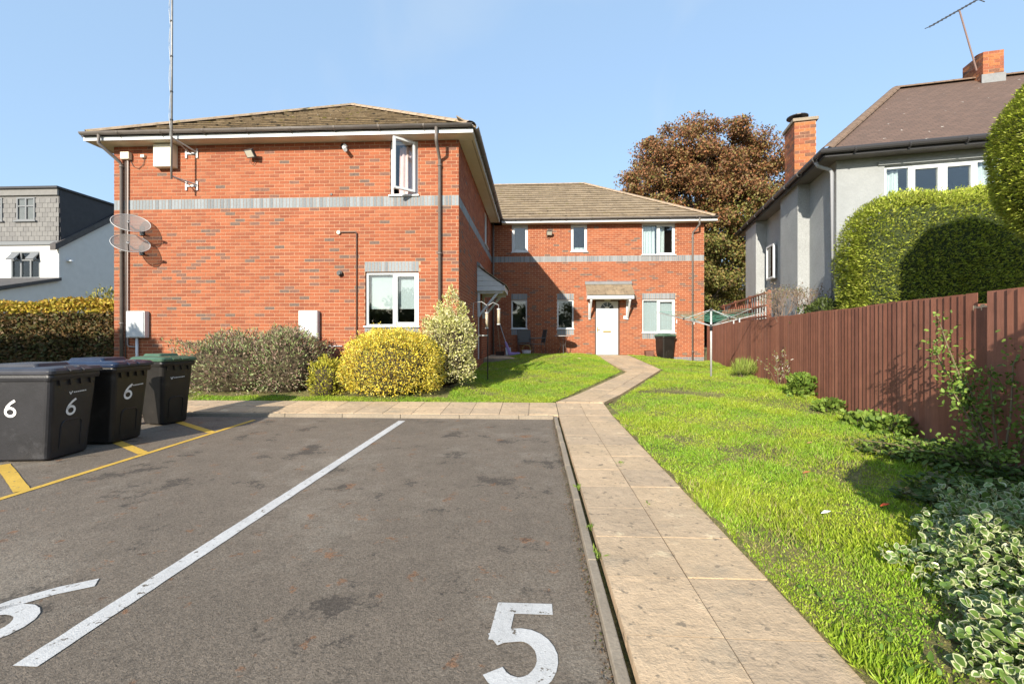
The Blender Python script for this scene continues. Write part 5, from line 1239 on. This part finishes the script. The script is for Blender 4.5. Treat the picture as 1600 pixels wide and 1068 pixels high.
# beech hedge (left)
hd = thing('beech_hedge', 'long beech hedge with golden top leaves coloured as lit and face leaves coloured as shaded', 'hedge', (-13, 10.5, .1))
n = 30000; hx0, hx1 = -17.0, -9.62
hxp = rng.uniform(hx0, hx1, n); fr_ = rng.random(n); top = rng.random(n) < .38
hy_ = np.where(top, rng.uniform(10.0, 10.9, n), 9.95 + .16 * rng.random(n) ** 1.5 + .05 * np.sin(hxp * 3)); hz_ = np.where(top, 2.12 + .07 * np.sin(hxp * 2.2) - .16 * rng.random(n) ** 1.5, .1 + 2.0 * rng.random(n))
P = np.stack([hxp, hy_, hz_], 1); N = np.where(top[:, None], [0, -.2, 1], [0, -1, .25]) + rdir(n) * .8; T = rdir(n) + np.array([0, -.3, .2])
HG = [(.44, .34, .04), (.50, .36, .05), (.34, .30, .035), (.40, .23, .04)]; HD = [(.11, .095, .03), (.14, .085, .03), (.08, .085, .025), (.17, .10, .04)]  # face leaves coloured dark for shade, top leaves coloured gold for sunlight
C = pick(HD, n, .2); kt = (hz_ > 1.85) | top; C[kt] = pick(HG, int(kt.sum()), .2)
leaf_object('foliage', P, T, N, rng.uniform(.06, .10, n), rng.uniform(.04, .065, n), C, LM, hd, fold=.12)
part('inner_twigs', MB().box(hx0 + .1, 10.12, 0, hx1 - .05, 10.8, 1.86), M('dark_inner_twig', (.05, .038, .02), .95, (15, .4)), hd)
for k in range(14): part('stem', MB().tube([(hx0 + .4 + k * .5, 10.06, 0), (hx0 + .4 + k * .5 + random.uniform(-.1, .1), 10.1, 1.7)], .02, 6), BARK, hd)
shrub('rounded_shrub', 'loose yellowish shrub rising behind the beech hedge', 'shrub', (-17.2, 17.8, 1.6), (1.25, .9, 1.55), 2200, [(.26, .24, .06), (.14, .16, .05), (.34, .28, .07)], .13, .07, shell=.9)
# tall conifer row standing left of the frame: shades the hedge face
ct = thing('conifer_hedge', 'tall dark conifer row beyond the bins on the boundary', 'hedge', (-14, 2.9, 0))
n = 16000; xx = rng.uniform(-18, -11.2, n); ff = rng.random(n) < .6
P = np.stack([xx, np.where(rng.random(n) < .5, 2.35, 3.45) + rng.normal(0, .08, n), rng.uniform(.1, 4.3, n)], 1); k = rng.random(n) < .15; P[k, 1] = rng.uniform(2.35, 3.45, int(k.sum())); P[k, 2] = 4.3 + rng.normal(0, .06, int(k.sum()))
k = rng.random(n) < .1; P[k, 0] = -11.2 + rng.normal(0, .07, int(k.sum())); P[k, 1] = rng.uniform(2.35, 3.45, int(k.sum()))
leaf_object('foliage', P, rdir(n), rdir(n), rng.uniform(.12, .2, n), rng.uniform(.06, .1, n), pick([(.04, .07, .02), (.055, .085, .025)], n), LM, ct)
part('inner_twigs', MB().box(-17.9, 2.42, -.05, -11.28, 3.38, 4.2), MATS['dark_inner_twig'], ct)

# clipped conifer hedge (right) – superellipsoid with horizontal sprays
CG = [(.35, .42, .045), (.41, .47, .06), (.27, .34, .04), (.47, .50, .09), (.27, .28, .06)]
def clipped(name, label, cat, c, rad, n, power, size, yaw, trunk=True, cols=CG, zcut=None, tip=0):
    t = thing(name, label, cat, (c[0], c[1], .2))
    d = rdir(n); r = 1 / (np.sum(np.abs(d) ** power, axis=1) ** (1 / power))
    lum = 1 + .018 * np.sin(d[:, 0] * 9 + d[:, 2] * 7) + .016 * np.sin(d[:, 2] * 41 + 5 * np.sin(d[:, 0] * 9) + d[:, 1] * 11) * np.cos(d[:, 0] * 27 + d[:, 2] * 9) + .012 * np.sin(d[:, 0] * 53 + d[:, 2] * 37) + .03 * (rng.random(n) < .04)
    depth = rng.random(n) ** 1.6
    L0 = d * (r * lum * (1 - .09 * depth))[:, None] * np.array(rad)
    g = d * np.abs(d) ** (power - 2) / np.array(rad); nr = g / np.linalg.norm(g, axis=1, keepdims=True)
    ca_, sa_ = math.cos(yaw), math.sin(yaw); rot = lambda v: np.stack([v[:, 0] * ca_ - v[:, 1] * sa_, v[:, 0] * sa_ + v[:, 1] * ca_, v[:, 2]], 1)
    P = rot(L0) + np.array(c); nr = rot(nr)
    side = np.cross(nr, np.array([0, 0, 1.0])); side /= np.maximum(np.linalg.norm(side, axis=1, keepdims=True), 1e-3)
    T = nr * .75 + side * rng.normal(0, .7, (n, 1)) + rng.normal(0, .25, (n, 3)) + np.array([0, 0, .18]); N = np.cross(T, side) + rng.normal(0, .4, (n, 3))
    C = pick(cols, n, .2)
    leaf_object('foliage', P, T, N, rng.uniform(.7, 1.3, n) * size, rng.uniform(.7, 1.3, n) * size * .34, C, LM, t)
    # inner mass of twigs, slightly smaller than the clipped surface
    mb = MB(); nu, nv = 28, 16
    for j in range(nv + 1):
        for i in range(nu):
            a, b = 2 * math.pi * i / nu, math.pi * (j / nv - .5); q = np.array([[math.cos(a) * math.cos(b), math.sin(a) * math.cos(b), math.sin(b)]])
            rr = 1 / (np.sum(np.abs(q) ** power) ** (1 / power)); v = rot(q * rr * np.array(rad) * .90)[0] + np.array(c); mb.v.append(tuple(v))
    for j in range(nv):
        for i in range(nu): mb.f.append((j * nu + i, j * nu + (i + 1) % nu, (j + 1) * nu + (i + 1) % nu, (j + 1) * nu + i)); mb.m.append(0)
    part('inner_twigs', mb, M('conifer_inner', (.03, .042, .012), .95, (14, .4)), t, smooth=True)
    if trunk: part('trunk', MB().tube([(c[0], c[1], 0), (c[0], c[1], c[2])], .11, 8), BARK, t)
    return t
clipped('clipped_conifer', 'large rounded clipped conifer hedge in front of the white house', 'hedge', (6.92, 7.85, 1.90), (1.56, .62, 1.72), 150000, 6.0, .048, R(-12))
clipped('topiary_conifer', 'egg-shaped clipped conifer towering over the fence beside the hedge', 'topiary', (5.72, 4.72, 3.15), (.90, .85, 1.05), 110000, 2.2, .036, 0)
shrub('dark_green_shrub', 'low dark green shrub at the left foot of the clipped conifer', 'shrub', (5.6, 8.95, 1.55), (.45, .4, .42), 2500, [(.06, .085, .02), (.09, .12, .03)], .07, .03)
bt = thing('bare_shrub', 'twiggy half-bare brown shrub against the white pebbledash wall', 'shrub', (5.75, 10.3, .3))
tw = MB(); tips = []
def twig(p, d, l, r, dep):
    q = p + d * l; tw.tube([p, p.lerp(q, .5) + Vector((random.uniform(-.02, .02),) * 3), q], [r, r * .8, r * .6], 5)
    if dep == 0: tips.append(q); return
    for _ in range(3):
        twig(q, (d + Vector((random.uniform(-.7, .7), random.uniform(-.5, .5), random.uniform(-.2, .5)))).normalized(), l * .68, r * .6, dep - 1)
for k in range(5): twig(Vector((5.6 + k * .09, 10.2 + k * .06, .3)), Vector((random.uniform(-.35, .35), random.uniform(-.2, .2), 1)).normalized(), .8, .02, 4)
part('twigs', tw, M('dry_twig', (.22, .16, .12), .9), bt)
tp = np.array([tuple(q) for q in tips]); kk = rng.integers(0, len(tp), 800)
leaf_object('foliage', tp[kk] + rng.normal(0, .05, (800, 3)), rdir(800), rdir(800), rng.uniform(.03, .05, 800), rng.uniform(.02, .03, 800), pick([(.20, .14, .09), (.16, .16, .06), (.28, .22, .16)], 800), LM, bt)

# copper beech tree: real limbs, leaf clumps at the twig ends
def big_tree(name, label, base, height, spread, nclump, nleaf, cols_top, cols_low, lsize, zlow, skew=(0, 0)):
    t = thing(name, label, 'tree', base); tr_ = MB(); tips = []; bx, by, bz_ = base
    tr_.tube([(bx, by, bz_ - .3), (bx + .1, by, bz_ + height * .2), (bx - .1, by, bz_ + height * .5), (bx, by, bz_ + height * .85)], [.45, .36, .22, .05], 10)
    cl = []
    while len(cl) < nclump:
        d = rdir(1)[0]; r = (.35 + .65 * rng.random() ** .5)
        p = np.array([d[0] * spread[0] * r + skew[0] * d[2], d[1] * spread[1] * r, zlow + (height - zlow) * .5 + d[2] * (height - zlow) * .5 * r]); cl.append(p + np.array([bx, by, bz_]))
    cl = np.array(cl)
    for p in cl[:90]:
        h = bz_ + max(.12 * height, min(.8 * height, (p[2] - bz_) * .55)); m = (np.array([bx, by, h]) + p) / 2 + np.array([0, 0, .3])
        tr_.tube([(bx, by, h), tuple(m), tuple(p)], [.10, .06, .02], 5)
    part('trunk', tr_, BARK, t)
    per = nleaf // nclump; cs = rng.uniform(.45, 1.05, nclump)
    P = np.repeat(cl, per, 0) + rdir(nclump * per) * (rng.random((nclump * per, 1)) ** .45) * np.repeat(cs, per)[:, None] * np.array([1.15, 1.15, .72])
    n = len(P); hrel = (P[:, 2] - bz_ - zlow) / (height - zlow)
    C = pick(cols_top, n, .2); ctint = np.repeat(rng.random(nclump), per)
    low = (hrel + .25 * (ctint - .5) + rng.normal(0, .1, n)) < .42; C[low] = pick(cols_low, int(low.sum()), .2)
    leaf_object('crown', P, rdir(n) + np.array([0, 0, -.2]), rdir(n) * .7 + np.array([-.2, -.4, .7]), rng.uniform(.7, 1.3, n) * lsize, rng.uniform(.7, 1.3, n) * lsize * .62, C, LM, t, fold=.12)
    return t
CT = [(.26, .11, .05), (.21, .105, .046), (.30, .135, .06), (.20, .14, .048), (.18, .095, .048), (.22, .17, .055)]; CL = [(.19, .185, .045), (.24, .21, .058), (.15, .165, .04), (.21, .14, .048)]
big_tree('copper_beech_tree', 'large copper beech with bronze crown turning green below, behind the rear wing', (10.55, 30, .4), 14.9, (6.0, 4.5), 460, 190000, CT, CL, .16, 2.2, (.8, 0))
GL = [(.10, .12, .03), (.13, .15, .04), (.16, .17, .05), (.08, .10, .025)]
big_tree('green_tree', 'lower yellow-green tree under the copper beech beside the far gable', (14.0, 38, .3), 6.0, (3.6, 2.5), 80, 9000, GL, GL, .26, .8)
# unseen trees added behind the car park so the windows have something to mirror
for k_, (tx_, ty_) in enumerate(((-19, -27), (-12.5, -29), (-6, -26.5), (.5, -28), (7, -27), (13.5, -29), (20, -27))):
    t_ = big_tree('reflection_tree', 'leafy green tree added unseen behind the car park for window reflections', (tx_, ty_, -.3), 6.2 + .5 * math.sin(k_ * 2.1), (3.8, 2.4), 60, 5400, GL, GL, .42, .4); t_['group'] = 'trees added for window reflections'
# ground-level plants by the fence
def weed(name, label, cat, x, y, n, cols, Ln, Wd, rad, h, group=None, up=.4):
    zb = float(ground(x, y)); t = thing(name, label, cat, (x, y, zb), group)
    S = blob_leaves(n, (x, y, zb + h * .45), (rad, rad * .8, h * .55), cols, Ln, Wd, shell=.7, up=up, zmin=gz); leaf_object('foliage', *S, LM, t, fold=.2)
    stems(t, (x, y, zb - .02), [(x + random.uniform(-rad, rad) * .6, y + random.uniform(-rad, rad) * .5, zb + h * .7) for _ in range(4)], .006)
WG = [(.16, .24, .035), (.12, .20, .03), (.20, .28, .05)]
gw = 'green plants at the foot of the board fence'
for (f, n_, r_, h_, lab) in ((4.95, 420, .20, .36, 'leafy green clump against the fence next to the willowherb'), (3.9, 160, .17, .16, 'low broad-leaved patch at the fence foot beyond the ivy'), (2.9, 200, .24, .15, 'broad green weed patch at the fence foot, in sun'), (2.35, 200, .2, .2, 'dark ivy-like weeds at the fence foot where the shade starts')):
    p = FP0 + FD * f + FN * .22; weed('leafy_weed', lab, 'plant', p.x, p.y, n_, WG, .085, .06, r_, h_, gw, .2)
p = FP0 + FD * 8.2 + FN * .3; weed('grass_tuft', 'tall bright grass tuft near the far fence', 'plant', p.x, p.y, 500, [(.22, .30, .05), (.28, .34, .08)], .22, .012, .25, .3, up=2.5)
def sprig(name, label, base, tips, nleaf, cols, Ln, Wd, r=.008, mat=LM, cat='shrub', spread=.05, group=None):
    zb = base[2]; t = thing(name, label, cat, base, group); br = MB(); LP = []; LT = []
    for tp in tips:
        b = Vector(base); tp = Vector(tp); c1 = b.lerp(tp, .4) + Vector((random.uniform(-.06, .06), random.uniform(-.06, .06), .06)); c2 = b.lerp(tp, .75) + Vector((random.uniform(-.05, .05), random.uniform(-.05, .05), .04))
        br.tube([b, c1, c2, tp], [r, r * .8, r * .6, r * .3], 6); pl = [b, c1, c2, tp]
        for _ in range(nleaf):
            s = random.uniform(.25, 1) * 3; i = min(2, int(s)); q = pl[i].lerp(pl[i + 1], s - i); LP.append(tuple(q + Vector((random.gauss(0, spread), random.gauss(0, spread), random.gauss(0, spread * .8))))); LT.append(tuple((pl[i + 1] - pl[i]).normalized() * .5 + Vector(rdir(1)[0])))
    part('branches', br, M('shrub_twig', (.16, .12, .07), .9), t)
    n = len(LP); leaf_object('foliage', np.array(LP), np.array(LT), rdir(n) + np.array([-.3, -.5, .6]), rng.uniform(.7, 1.3, n) * Ln, rng.uniform(.7, 1.3, n) * Wd, pick(cols, n, .2), mat, t, fold=.12, six=True); return t
p = FP0 + FD * 6.0 + FN * .25; zb = float(ground(p.x, p.y))
sprig('willowherb', 'lanky seed-headed willowherb stems in front of the fence', (p.x, p.y, zb), [(p.x + random.uniform(-.35, .35), p.y + random.uniform(-.3, .3), zb + random.uniform(.4, .75)) for _ in range(7)], 26, [(.20, .25, .07), (.45, .42, .36), (.26, .30, .10)], .05, .016, .005, spread=.03)
SG = [(.15, .23, .035), (.11, .18, .03), (.20, .29, .055)]
p = FP0 + FD * .75 + FN * .24; zb = float(ground(p.x, p.y))
sprig('spindly_shrub', 'tall spindly green shrub with arching shoots in front of the stepped fence', (p.x, p.y, zb),
      [(4.02, 4.75, 1.52), (4.05, 4.55, 1.1), (4.18, 4.1, 1.30), (4.1, 3.8, 1.38), (3.75, 4.3, .85), (3.45, 4.55, .34), (3.2, 4.7, .28), (3.6, 4.1, .42), (3.9, 3.7, .7), (4.1, 3.5, .9), (4.0, 3.3, .5), (3.95, 4.4, .8), (4.0, 4.2, 1.0), (4.1, 4.9, 1.25), (3.3, 4.2, .3), (3.5, 3.6, .45), (3.85, 3.2, .8)], 130, SG, .042, .024, .010, spread=.05)
# variegated foreground shrub: leaves with pale margins
def variegated(name, label, P, T, N, Ln, parentloc, seed=0, group=None, plain=0.0):
    t = thing(name, label, 'shrub', parentloc, group); n = len(P)
    T = T / np.linalg.norm(T, axis=1, keepdims=True); B = np.cross(N, T); B /= np.linalg.norm(B, axis=1, keepdims=True); Nn = np.cross(T, B); Ln = Ln[:, None]
    outl = [(0, 0), (.2, .26), (.5, .36), (.8, .25), (1, 0), (.8, -.25), (.5, -.36), (.2, -.26)]
    inn = [(.06, 0), (.26, .15), (.5, .22), (.72, .14), (.88, 0), (.72, -.14), (.5, -.22), (.26, -.15)]
    V = np.zeros((n, 16, 3)); 
    asp = rng.uniform(.75, 1.25, (n, 1)); mg = rng.uniform(.85, 1.42, (n, 1)); cu = rng.uniform(.1, .8, (n, 1)); dr = rng.uniform(-.05, .4, (n, 1))
    for k, (a, b) in enumerate(outl): V[:, k] = P + T * Ln * a + B * Ln * b * asp + Nn * Ln * (abs(b) * cu - dr * a * a)
    for k, (a, b) in enumerate(inn): aa = .47 + (a - .47) * np.minimum(mg, 1.12); bb = b * mg; V[:, 8 + k] = P + T * Ln * aa + B * Ln * bb * asp + Nn * Ln * (np.abs(bb) * cu - dr * aa * aa + .004)
    F = []; 
    for k in range(8): F.append((k, (k + 1) % 8, 8 + (k + 1) % 8, 8 + k))
    fin = [(8, 9, 15), (9, 10, 14, 15), (10, 11, 13, 14), (11, 12, 13)]
    polys = F + fin; loops = np.concatenate([np.array(f) for f in polys]); tot = np.array([len(f) for f in polys]); nl = len(loops)
    me = bpy.data.meshes.new('foliage'); me.vertices.add(n * 16); me.vertices.foreach_set('co', V.astype(np.float32).ravel())
    LI = (np.arange(n)[:, None] * 16 + loops[None]).ravel(); me.loops.add(len(LI)); me.loops.foreach_set('vertex_index', LI.astype(np.int32))
    TT = np.tile(tot, n); st = np.concatenate([[0], np.cumsum(TT)[:-1]]); me.polygons.add(len(TT)); me.polygons.foreach_set('loop_start', st.astype(np.int32)); me.polygons.foreach_set('loop_total', TT.astype(np.int32))
    gcol = pick([(.12, .20, .035), (.15, .235, .05), (.10, .17, .035)], n, .2); wcol = pick([(.52, .53, .33), (.44, .47, .26), (.38, .42, .2)], n, .1)
    pl = rng.random(n) < max(plain, .16); wcol[pl] = gcol[pl] * 1.15
    CC = np.ones((n, 10 + 2, 4), np.float32)
    CC[:, :8, :3] = wcol[:, None]; CC[:, 8:, :3] = gcol[:, None]
    at = me.attributes.new('leaf', 'FLOAT_COLOR', 'FACE'); at.data.foreach_set('color', CC.ravel()); me.materials.append(LMG); me.update(); me.validate()
    link('foliage', me, t); return t
# sprays of leaves along arching twigs
def sprays(origin, ntw, reach, zr, nper, ln):
    P = []; T = []; N = []; tws = []
    for _ in range(ntw):
        tip = Vector((origin[0] + random.uniform(-reach[0], reach[0]), origin[1] + random.uniform(-reach[1], reach[1]), origin[2] + random.uniform(*zr)))
        b = Vector((origin[0] + (tip.x - origin[0]) * .35, origin[1] + (tip.y - origin[1]) * .35, origin[2] + .02)); tws.append((b, tip))
        d = (tip - b).normalized(); sdv = d.cross(Vector((0, 0, 1))).normalized()
        for k in range(nper):
            s = .30 + .70 * k / nper; q = b.lerp(tip, s) + Vector((0, 0, .08 * math.sin(s * 3.1))); sg = 1 if k % 2 else -1
            P.append(tuple(q)); T.append(tuple(d * .6 + sdv * sg * random.uniform(.4, 1.0) + Vector((random.gauss(0, .25), random.gauss(0, .25), random.uniform(.0, .5))))); N.append((random.gauss(-.15, .4), random.gauss(-.25, .4), 1))
    return np.array(P), np.array(T), np.array(N), np.random.default_rng(2).uniform(.7, 1.25, len(P)) * ln, tws
def mound(blobs, ln):
    Ps = []; Ts = []; Ns = []
    for (n_, c, rad) in blobs:
        d = rdir(n_); d[:, 2] = np.abs(d[:, 2]); lum = 1 + .16 * np.sin(d[:, 0] * 8 + c[0] * 5) * np.cos(d[:, 1] * 7) + .1 * np.sin(d[:, 2] * 13 + d[:, 1] * 9)
        P_ = np.array(c) + d * (lum * (1 - .55 * rng.random(n_) ** 1.7))[:, None] * np.array(rad); Ps.append(P_)
        Ts.append(d * .7 + rdir(n_) * .9 + np.array([-.1, -.1, .25])); Ns.append(d * .5 + rdir(n_) * .55 + np.array([-.1, -.3, .8]))
    P_ = np.concatenate(Ps); return P_, np.concatenate(Ts), np.concatenate(Ns), rng.uniform(.65, 1.3, len(P_)) * ln
def twigs_for(t, P_, base, cnt, r=.005):
    mb = MB()
    for q in P_[rng.integers(0, len(P_), cnt)]:
        b = Vector((base[0] + (q[0] - base[0]) * .45, base[1] + (q[1] - base[1]) * .45, .06)); q = Vector(q); mb.tube([b, b.lerp(q, .55) + Vector((random.uniform(-.03, .03), random.uniform(-.03, .03), .05)), q], [r, r * .8, r * .5], 5)
    part('branches', mb, M('pale_twig', (.26, .21, .11), .9), t)
S = mound([(2900, (2.78, 2.68, .08), (.56, .40, .35)), (3400, (2.34, 2.22, .08), (.52, .38, .35)), (1500, (3.2, 2.3, .1), (.5, .5, .38))], .036)
vt = variegated('variegated_euonymus', 'spreading white-edged variegated shrub beside the shaded lawn corner', *S, (2.9, 2.5, .08)); twigs_for(vt, S[0], (2.9, 2.5), 160)
S = mound([(2200, (1.95, 1.72, .06), (.36, .25, .26)), (1200, (2.35, 1.75, .1), (.3, .3, .30))], .036)
v2 = variegated('variegated_euonymus', 'low white-edged shrub with pale sprigs at the path side, next to bare soil', *S, (2.2, 1.75, .08)); twigs_for(v2, S[0], (2.2, 1.75), 90)
# taller plain-leaved shrub just outside the frame on the right: it throws the corner shade
def laurel(label, c, rad, n, ln, seed):
    d = rdir(n); rr = (1 - .5 * rng.random(n) ** 2); P = np.array(c) + d * rr[:, None] * np.array(rad); k = P[:, 2] > .1; P = P[k]; d = d[k]; m = len(P)
    t = variegated('laurel_shrub', label, P, d + rdir(m) * .8, d + rdir(m) * .6 + np.array([0, 0, .5]), rng.uniform(.7, 1.3, m) * ln, (c[0], c[1], .08), plain=.85)
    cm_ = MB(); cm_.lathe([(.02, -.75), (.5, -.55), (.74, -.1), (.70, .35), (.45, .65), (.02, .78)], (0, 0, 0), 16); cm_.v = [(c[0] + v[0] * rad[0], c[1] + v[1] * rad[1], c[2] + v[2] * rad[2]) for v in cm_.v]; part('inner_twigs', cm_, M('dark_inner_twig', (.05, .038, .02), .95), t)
    stems(t, (c[0], c[1], .02), [(c[0] + rad[0] * .5 * math.cos(a), c[1] + rad[1] * .5 * math.sin(a), c[2] + rad[2] * .4) for a in (.5, 2, 3.4, 5)], .02)
laurel('tall glossy evergreen shrub shading the fence from the near side', (3.65, 1.70, 1.15), (.85, .62, 1.35), 6000, .10, 1)
laurel('broad glossy evergreen shrub on the lawn edge beside the variegated shrub', (3.0, .40, 1.25), (.92, .5, .68), 5500, .09, 2)

laurel('unseen evergreen shrub on bare stems, added to shade the lawn edge', (2.28, .30, 1.62), (1.0, .5, .40), 4200, .085, 3)  # unseen shrub added, shaped to shade the lawn behind the variegated bush
# ------------------------------------------------------------------ grass blades
def in_path(x, y):
    seg1 = (x > .34) & (x < 1.165 + .035 * np.sin(y * 5) + .02 * np.sin(y * 13)) & (y < 7.95)
    cx = np.interp(y, [7.9, 12.6], [.83, 3.0]); seg2 = (y >= 7.9) & (y < 12.75) & (np.abs(x - cx) < .53)
    seg3 = (y >= 12.3) & (x > 2.3) & (x < 3.5)
    cross = (y > 6.85) & (y < 7.93) & (x < 1.28)
    return seg1 | seg2 | seg3 | cross
def scatter(n, x0, x1, y0, y1, pw):
    u = rng.random(n); yy = y0 * (y1 / y0) ** u if pw else rng.uniform(y0, y1, n); xx = rng.uniform(x0, x1, n); return xx, yy
X1, Y1 = scatter(520000, 1.10, 6.5, 1.25, 17.35, True)
k = (X1 < xfence(Y1) - .03) & ~in_path(X1, Y1); X1, Y1 = X1[k], Y1[k]
X2, Y2 = scatter(150000, -1.6, 2.6, 7.93, 16.2, True); k = ~in_path(X2, Y2) & ((X2 < np.interp(Y2, [7.9, 12.6, 16], [.4, 2.5, 2.3]))) & ~((Y2 > 14.55) & (X2 < 1.52) & (ground(X2, Y2) < .615)); X2, Y2 = X2[k], Y2[k]
X3, Y3 = scatter(16000, -6.3, -1.6, 7.93, 8.25, False); X4, Y4 = scatter(9000, -7.6, -6.0, 6.95, 8.5, False); k = X4 < -6.4; X4, Y4 = X4[k], Y4[k]
X5, Y5 = scatter(12000, 1.5, 2.3, 14.6, 17.3, False)
def nz2(x, y, f, s): return np.sin(x * f + s) * np.cos(y * f * 1.13 + s * 2.1) + .6 * np.sin(x * f * 2.3 + y * f * 1.7 + s * 3) + .4 * np.sin(x * f * 4.1 - y * f * 3.7 + s)
gx = np.concatenate([X1, X2, X3, X4, X5]); gy = np.concatenate([Y1, Y2, Y3, Y4, Y5])
bare = nz2(gx, gy, 1.35, 1.0) + .35 * nz2(gx, gy, 5, 2) ; keep = (bare < 1.0) | (rng.random(len(gx)) < .3); 
patch = ((gx - 2.55) / .55) ** 2 + ((gy - 9.0) / .28) ** 2; keep &= (patch > 1) | (rng.random(len(gx)) < .12)
soilp = ((gx - 1.75) / .32) ** 2 + ((gy - 1.6) / .38) ** 2; keep &= (soilp > 1) | (rng.random(len(gx)) < .15)
gx, gy, bare = gx[keep], gy[keep], bare[keep]; n = len(gx)
P = np.stack([gx, gy, ground(gx, gy) - .004], 1)
lng = nz2(gx, gy, 2.1, 5.0)
h = (.028 + .018 * rng.random(n)) * (1 + .5 * np.clip(lng, -1, 1.5)) * rng.uniform(.5, 1.35, n) * np.where(np.abs(gx - xfence(gy)) < .35, 1.6, 1); wd = (.0026 + .0006 * np.sqrt(gy)) * rng.uniform(.8, 1.4, n)
T = np.stack([rng.normal(0, .55, n) + .25 * nz2(gx, gy, 3, 9), rng.normal(0, .55, n), np.ones(n)], 1); N = rdir(n); N[:, 2] *= .3
GC = [(.28, .41, .028), (.34, .46, .04), (.23, .365, .025), (.38, .48, .06), (.295, .42, .034)]
C = pick(GC, n, .2); tone = np.clip(.5 + .5 * nz2(gx, gy, 1.7, 7.7) + .3 * nz2(gx, gy, 6, 4.4), 0, 1)[:, None]; C = C * (tone * np.array([1.14, 1.03, 1.1]) + (1 - tone) * np.array([.80, .94, .95])); yel = rng.random(n) < .07 + .2 * np.clip(bare, 0, 1.3); C[yel] = pick([(.36, .32, .12), (.30, .30, .09)], int(yel.sum()), .15)
go = leaf_object('grass', P, T, N, h, wd * 1.6, C, leafmat('grass_blade', .5, .35, .3)); tag(go, 'short bright green lawn grass on both sides of the path', 'grass'); go['kind'] = 'stuff'
# broad weeds in the lawn (clover, plantain rosettes)
m = 5200; wx, wy = scatter(m, 1.25, 6.2, 1.4, 14, True); k = (wx < xfence(wy) - .1) & ~in_path(wx, wy) & (nz2(wx, wy, 2.6, 3.3) > .25); wx, wy = wx[k], wy[k]; m = len(wx)
lw_ = leaf_object('lawn_weeds', np.stack([wx, wy, ground(wx, wy) + .02], 1), np.concatenate([rng.normal(0, 1, (m, 2)), rng.uniform(.1, .7, (m, 1))], 1), np.stack([rng.normal(0, .3, m), rng.normal(0, .3, m), np.ones(m)], 1), rng.uniform(.018, .042, m), rng.uniform(.010, .024, m), pick([(.10, .19, .025), (.15, .24, .04), (.12, .21, .03)], m), LM, fold=.1, six=True)
tag(lw_, 'low broad-leaved weeds scattered through the lawn', 'weeds'); lw_['kind'] = 'stuff'
q = 5200; ux = rng.uniform(2.5, 4.3, q); uy = rng.uniform(2.5, 4.9, q); k = (ux < xfence(uy) - .02) & (ux > 2.4 + .45 * (uy - 2.4) + .25 * np.sin(uy * 5)); ux, uy = ux[k], uy[k]; q = len(ux)
gcv = leaf_object('ground_cover', np.stack([ux, uy, ground(ux, uy) + rng.uniform(.01, .13, q) * (.5 + .5 * np.abs(np.sin(ux * 3 + uy * 4)))], 1), np.concatenate([rng.normal(0, 1, (q, 2)), rng.uniform(-.1, .6, (q, 1))], 1), np.stack([rng.normal(0, .4, q), rng.normal(-.2, .4, q), np.ones(q)], 1), rng.uniform(.04, .075, q), rng.uniform(.025, .05, q), pick([(.07, .12, .025), (.10, .16, .035), (.05, .09, .02), (.15, .14, .06)], q), LM, fold=.12, six=True)
tag(gcv, 'dark low leafy ground cover at the shaded foot of the fence', 'ground cover'); gcv['kind'] = 'stuff'
q = 1500; ly_ = rng.uniform(.9, 6.85, q); lx_ = .292 - np.abs(rng.normal(0, .022, q)); 
lit = leaf_object('leaf_litter', np.stack([lx_, ly_, .008 * ly_ + .005 + rng.random(q) * .006], 1), rdir(q) * np.array([1, 1, .25]), np.stack([rng.normal(0, .4, q), rng.normal(0, .4, q), np.ones(q)], 1), rng.uniform(.006, .018, q), rng.uniform(.004, .010, q), pick([(.12, .075, .04), (.07, .05, .03), (.20, .12, .06), (.09, .10, .03)], q), LM)
tag(lit, 'thin line of brown leaf litter along the kerb edging', 'leaf litter'); lit['kind'] = 'stuff'
# dead leaves and moss in the gap beside the edging
for i, (x, y) in enumerate(((.362, 2.62), (.362, 2.98), (.365, 3.75), (.83, 3.35), (.83, 4.4))):
    z0 = .055 + .008 * y; tt = thing('joint_weed', ('tiny weed in the gap by the kerb, level with the painted bay number', 'small weed tuft in the kerb gap, next one beyond the bay number', 'thin weed in the kerb gap opposite the middle of bay', 'weed in the centre joint of the path slabs, bushier one', 'weed in the centre joint of the slabs, nearer the building')[i], 'weed', (x, y, z0 - .03), 'weeds in the path joints'); q = 26
    leaf_object('foliage', np.array([[x, y, z0 - .02]]) + rng.normal(0, .018, (q, 3)) * np.array([.7, 1.6, .4]), rdir(q) + np.array([0, 0, .9]), rdir(q), rng.uniform(.02, .05, q), rng.uniform(.008, .016, q), pick(WG, q), LM, tt)
for i, (x, y, c, lab) in enumerate(((2.34, 3.2, (.75, .10, .03), 'bright red scrap lying in the grass near the shade'), (2.26, 3.95, (.42, .15, .05), 'rusty orange dead leaf lying on the lawn'), (1.86, 3.05, (.8, .8, .78), 'small white scrap at the edge of the path'), (2.9, 5.0, (.40, .24, .10), 'tan dead leaf on the open lawn'))):
    z0 = float(ground(x, y)) + .045; lf_ = MB().prism([(0, 0), (.03, -.016), (.062, 0), (.03, .018)], lambda a, b: (x + a, y + b, z0 + .25 * abs(b) + .25 * a), (0, 0, -.003))
    tag(part('litter_scrap' if 'scrap' in lab else 'dead_leaf', lf_, M('scrap_%d' % i, c, .7), None), lab, 'litter' if 'scrap' in lab else 'leaf')
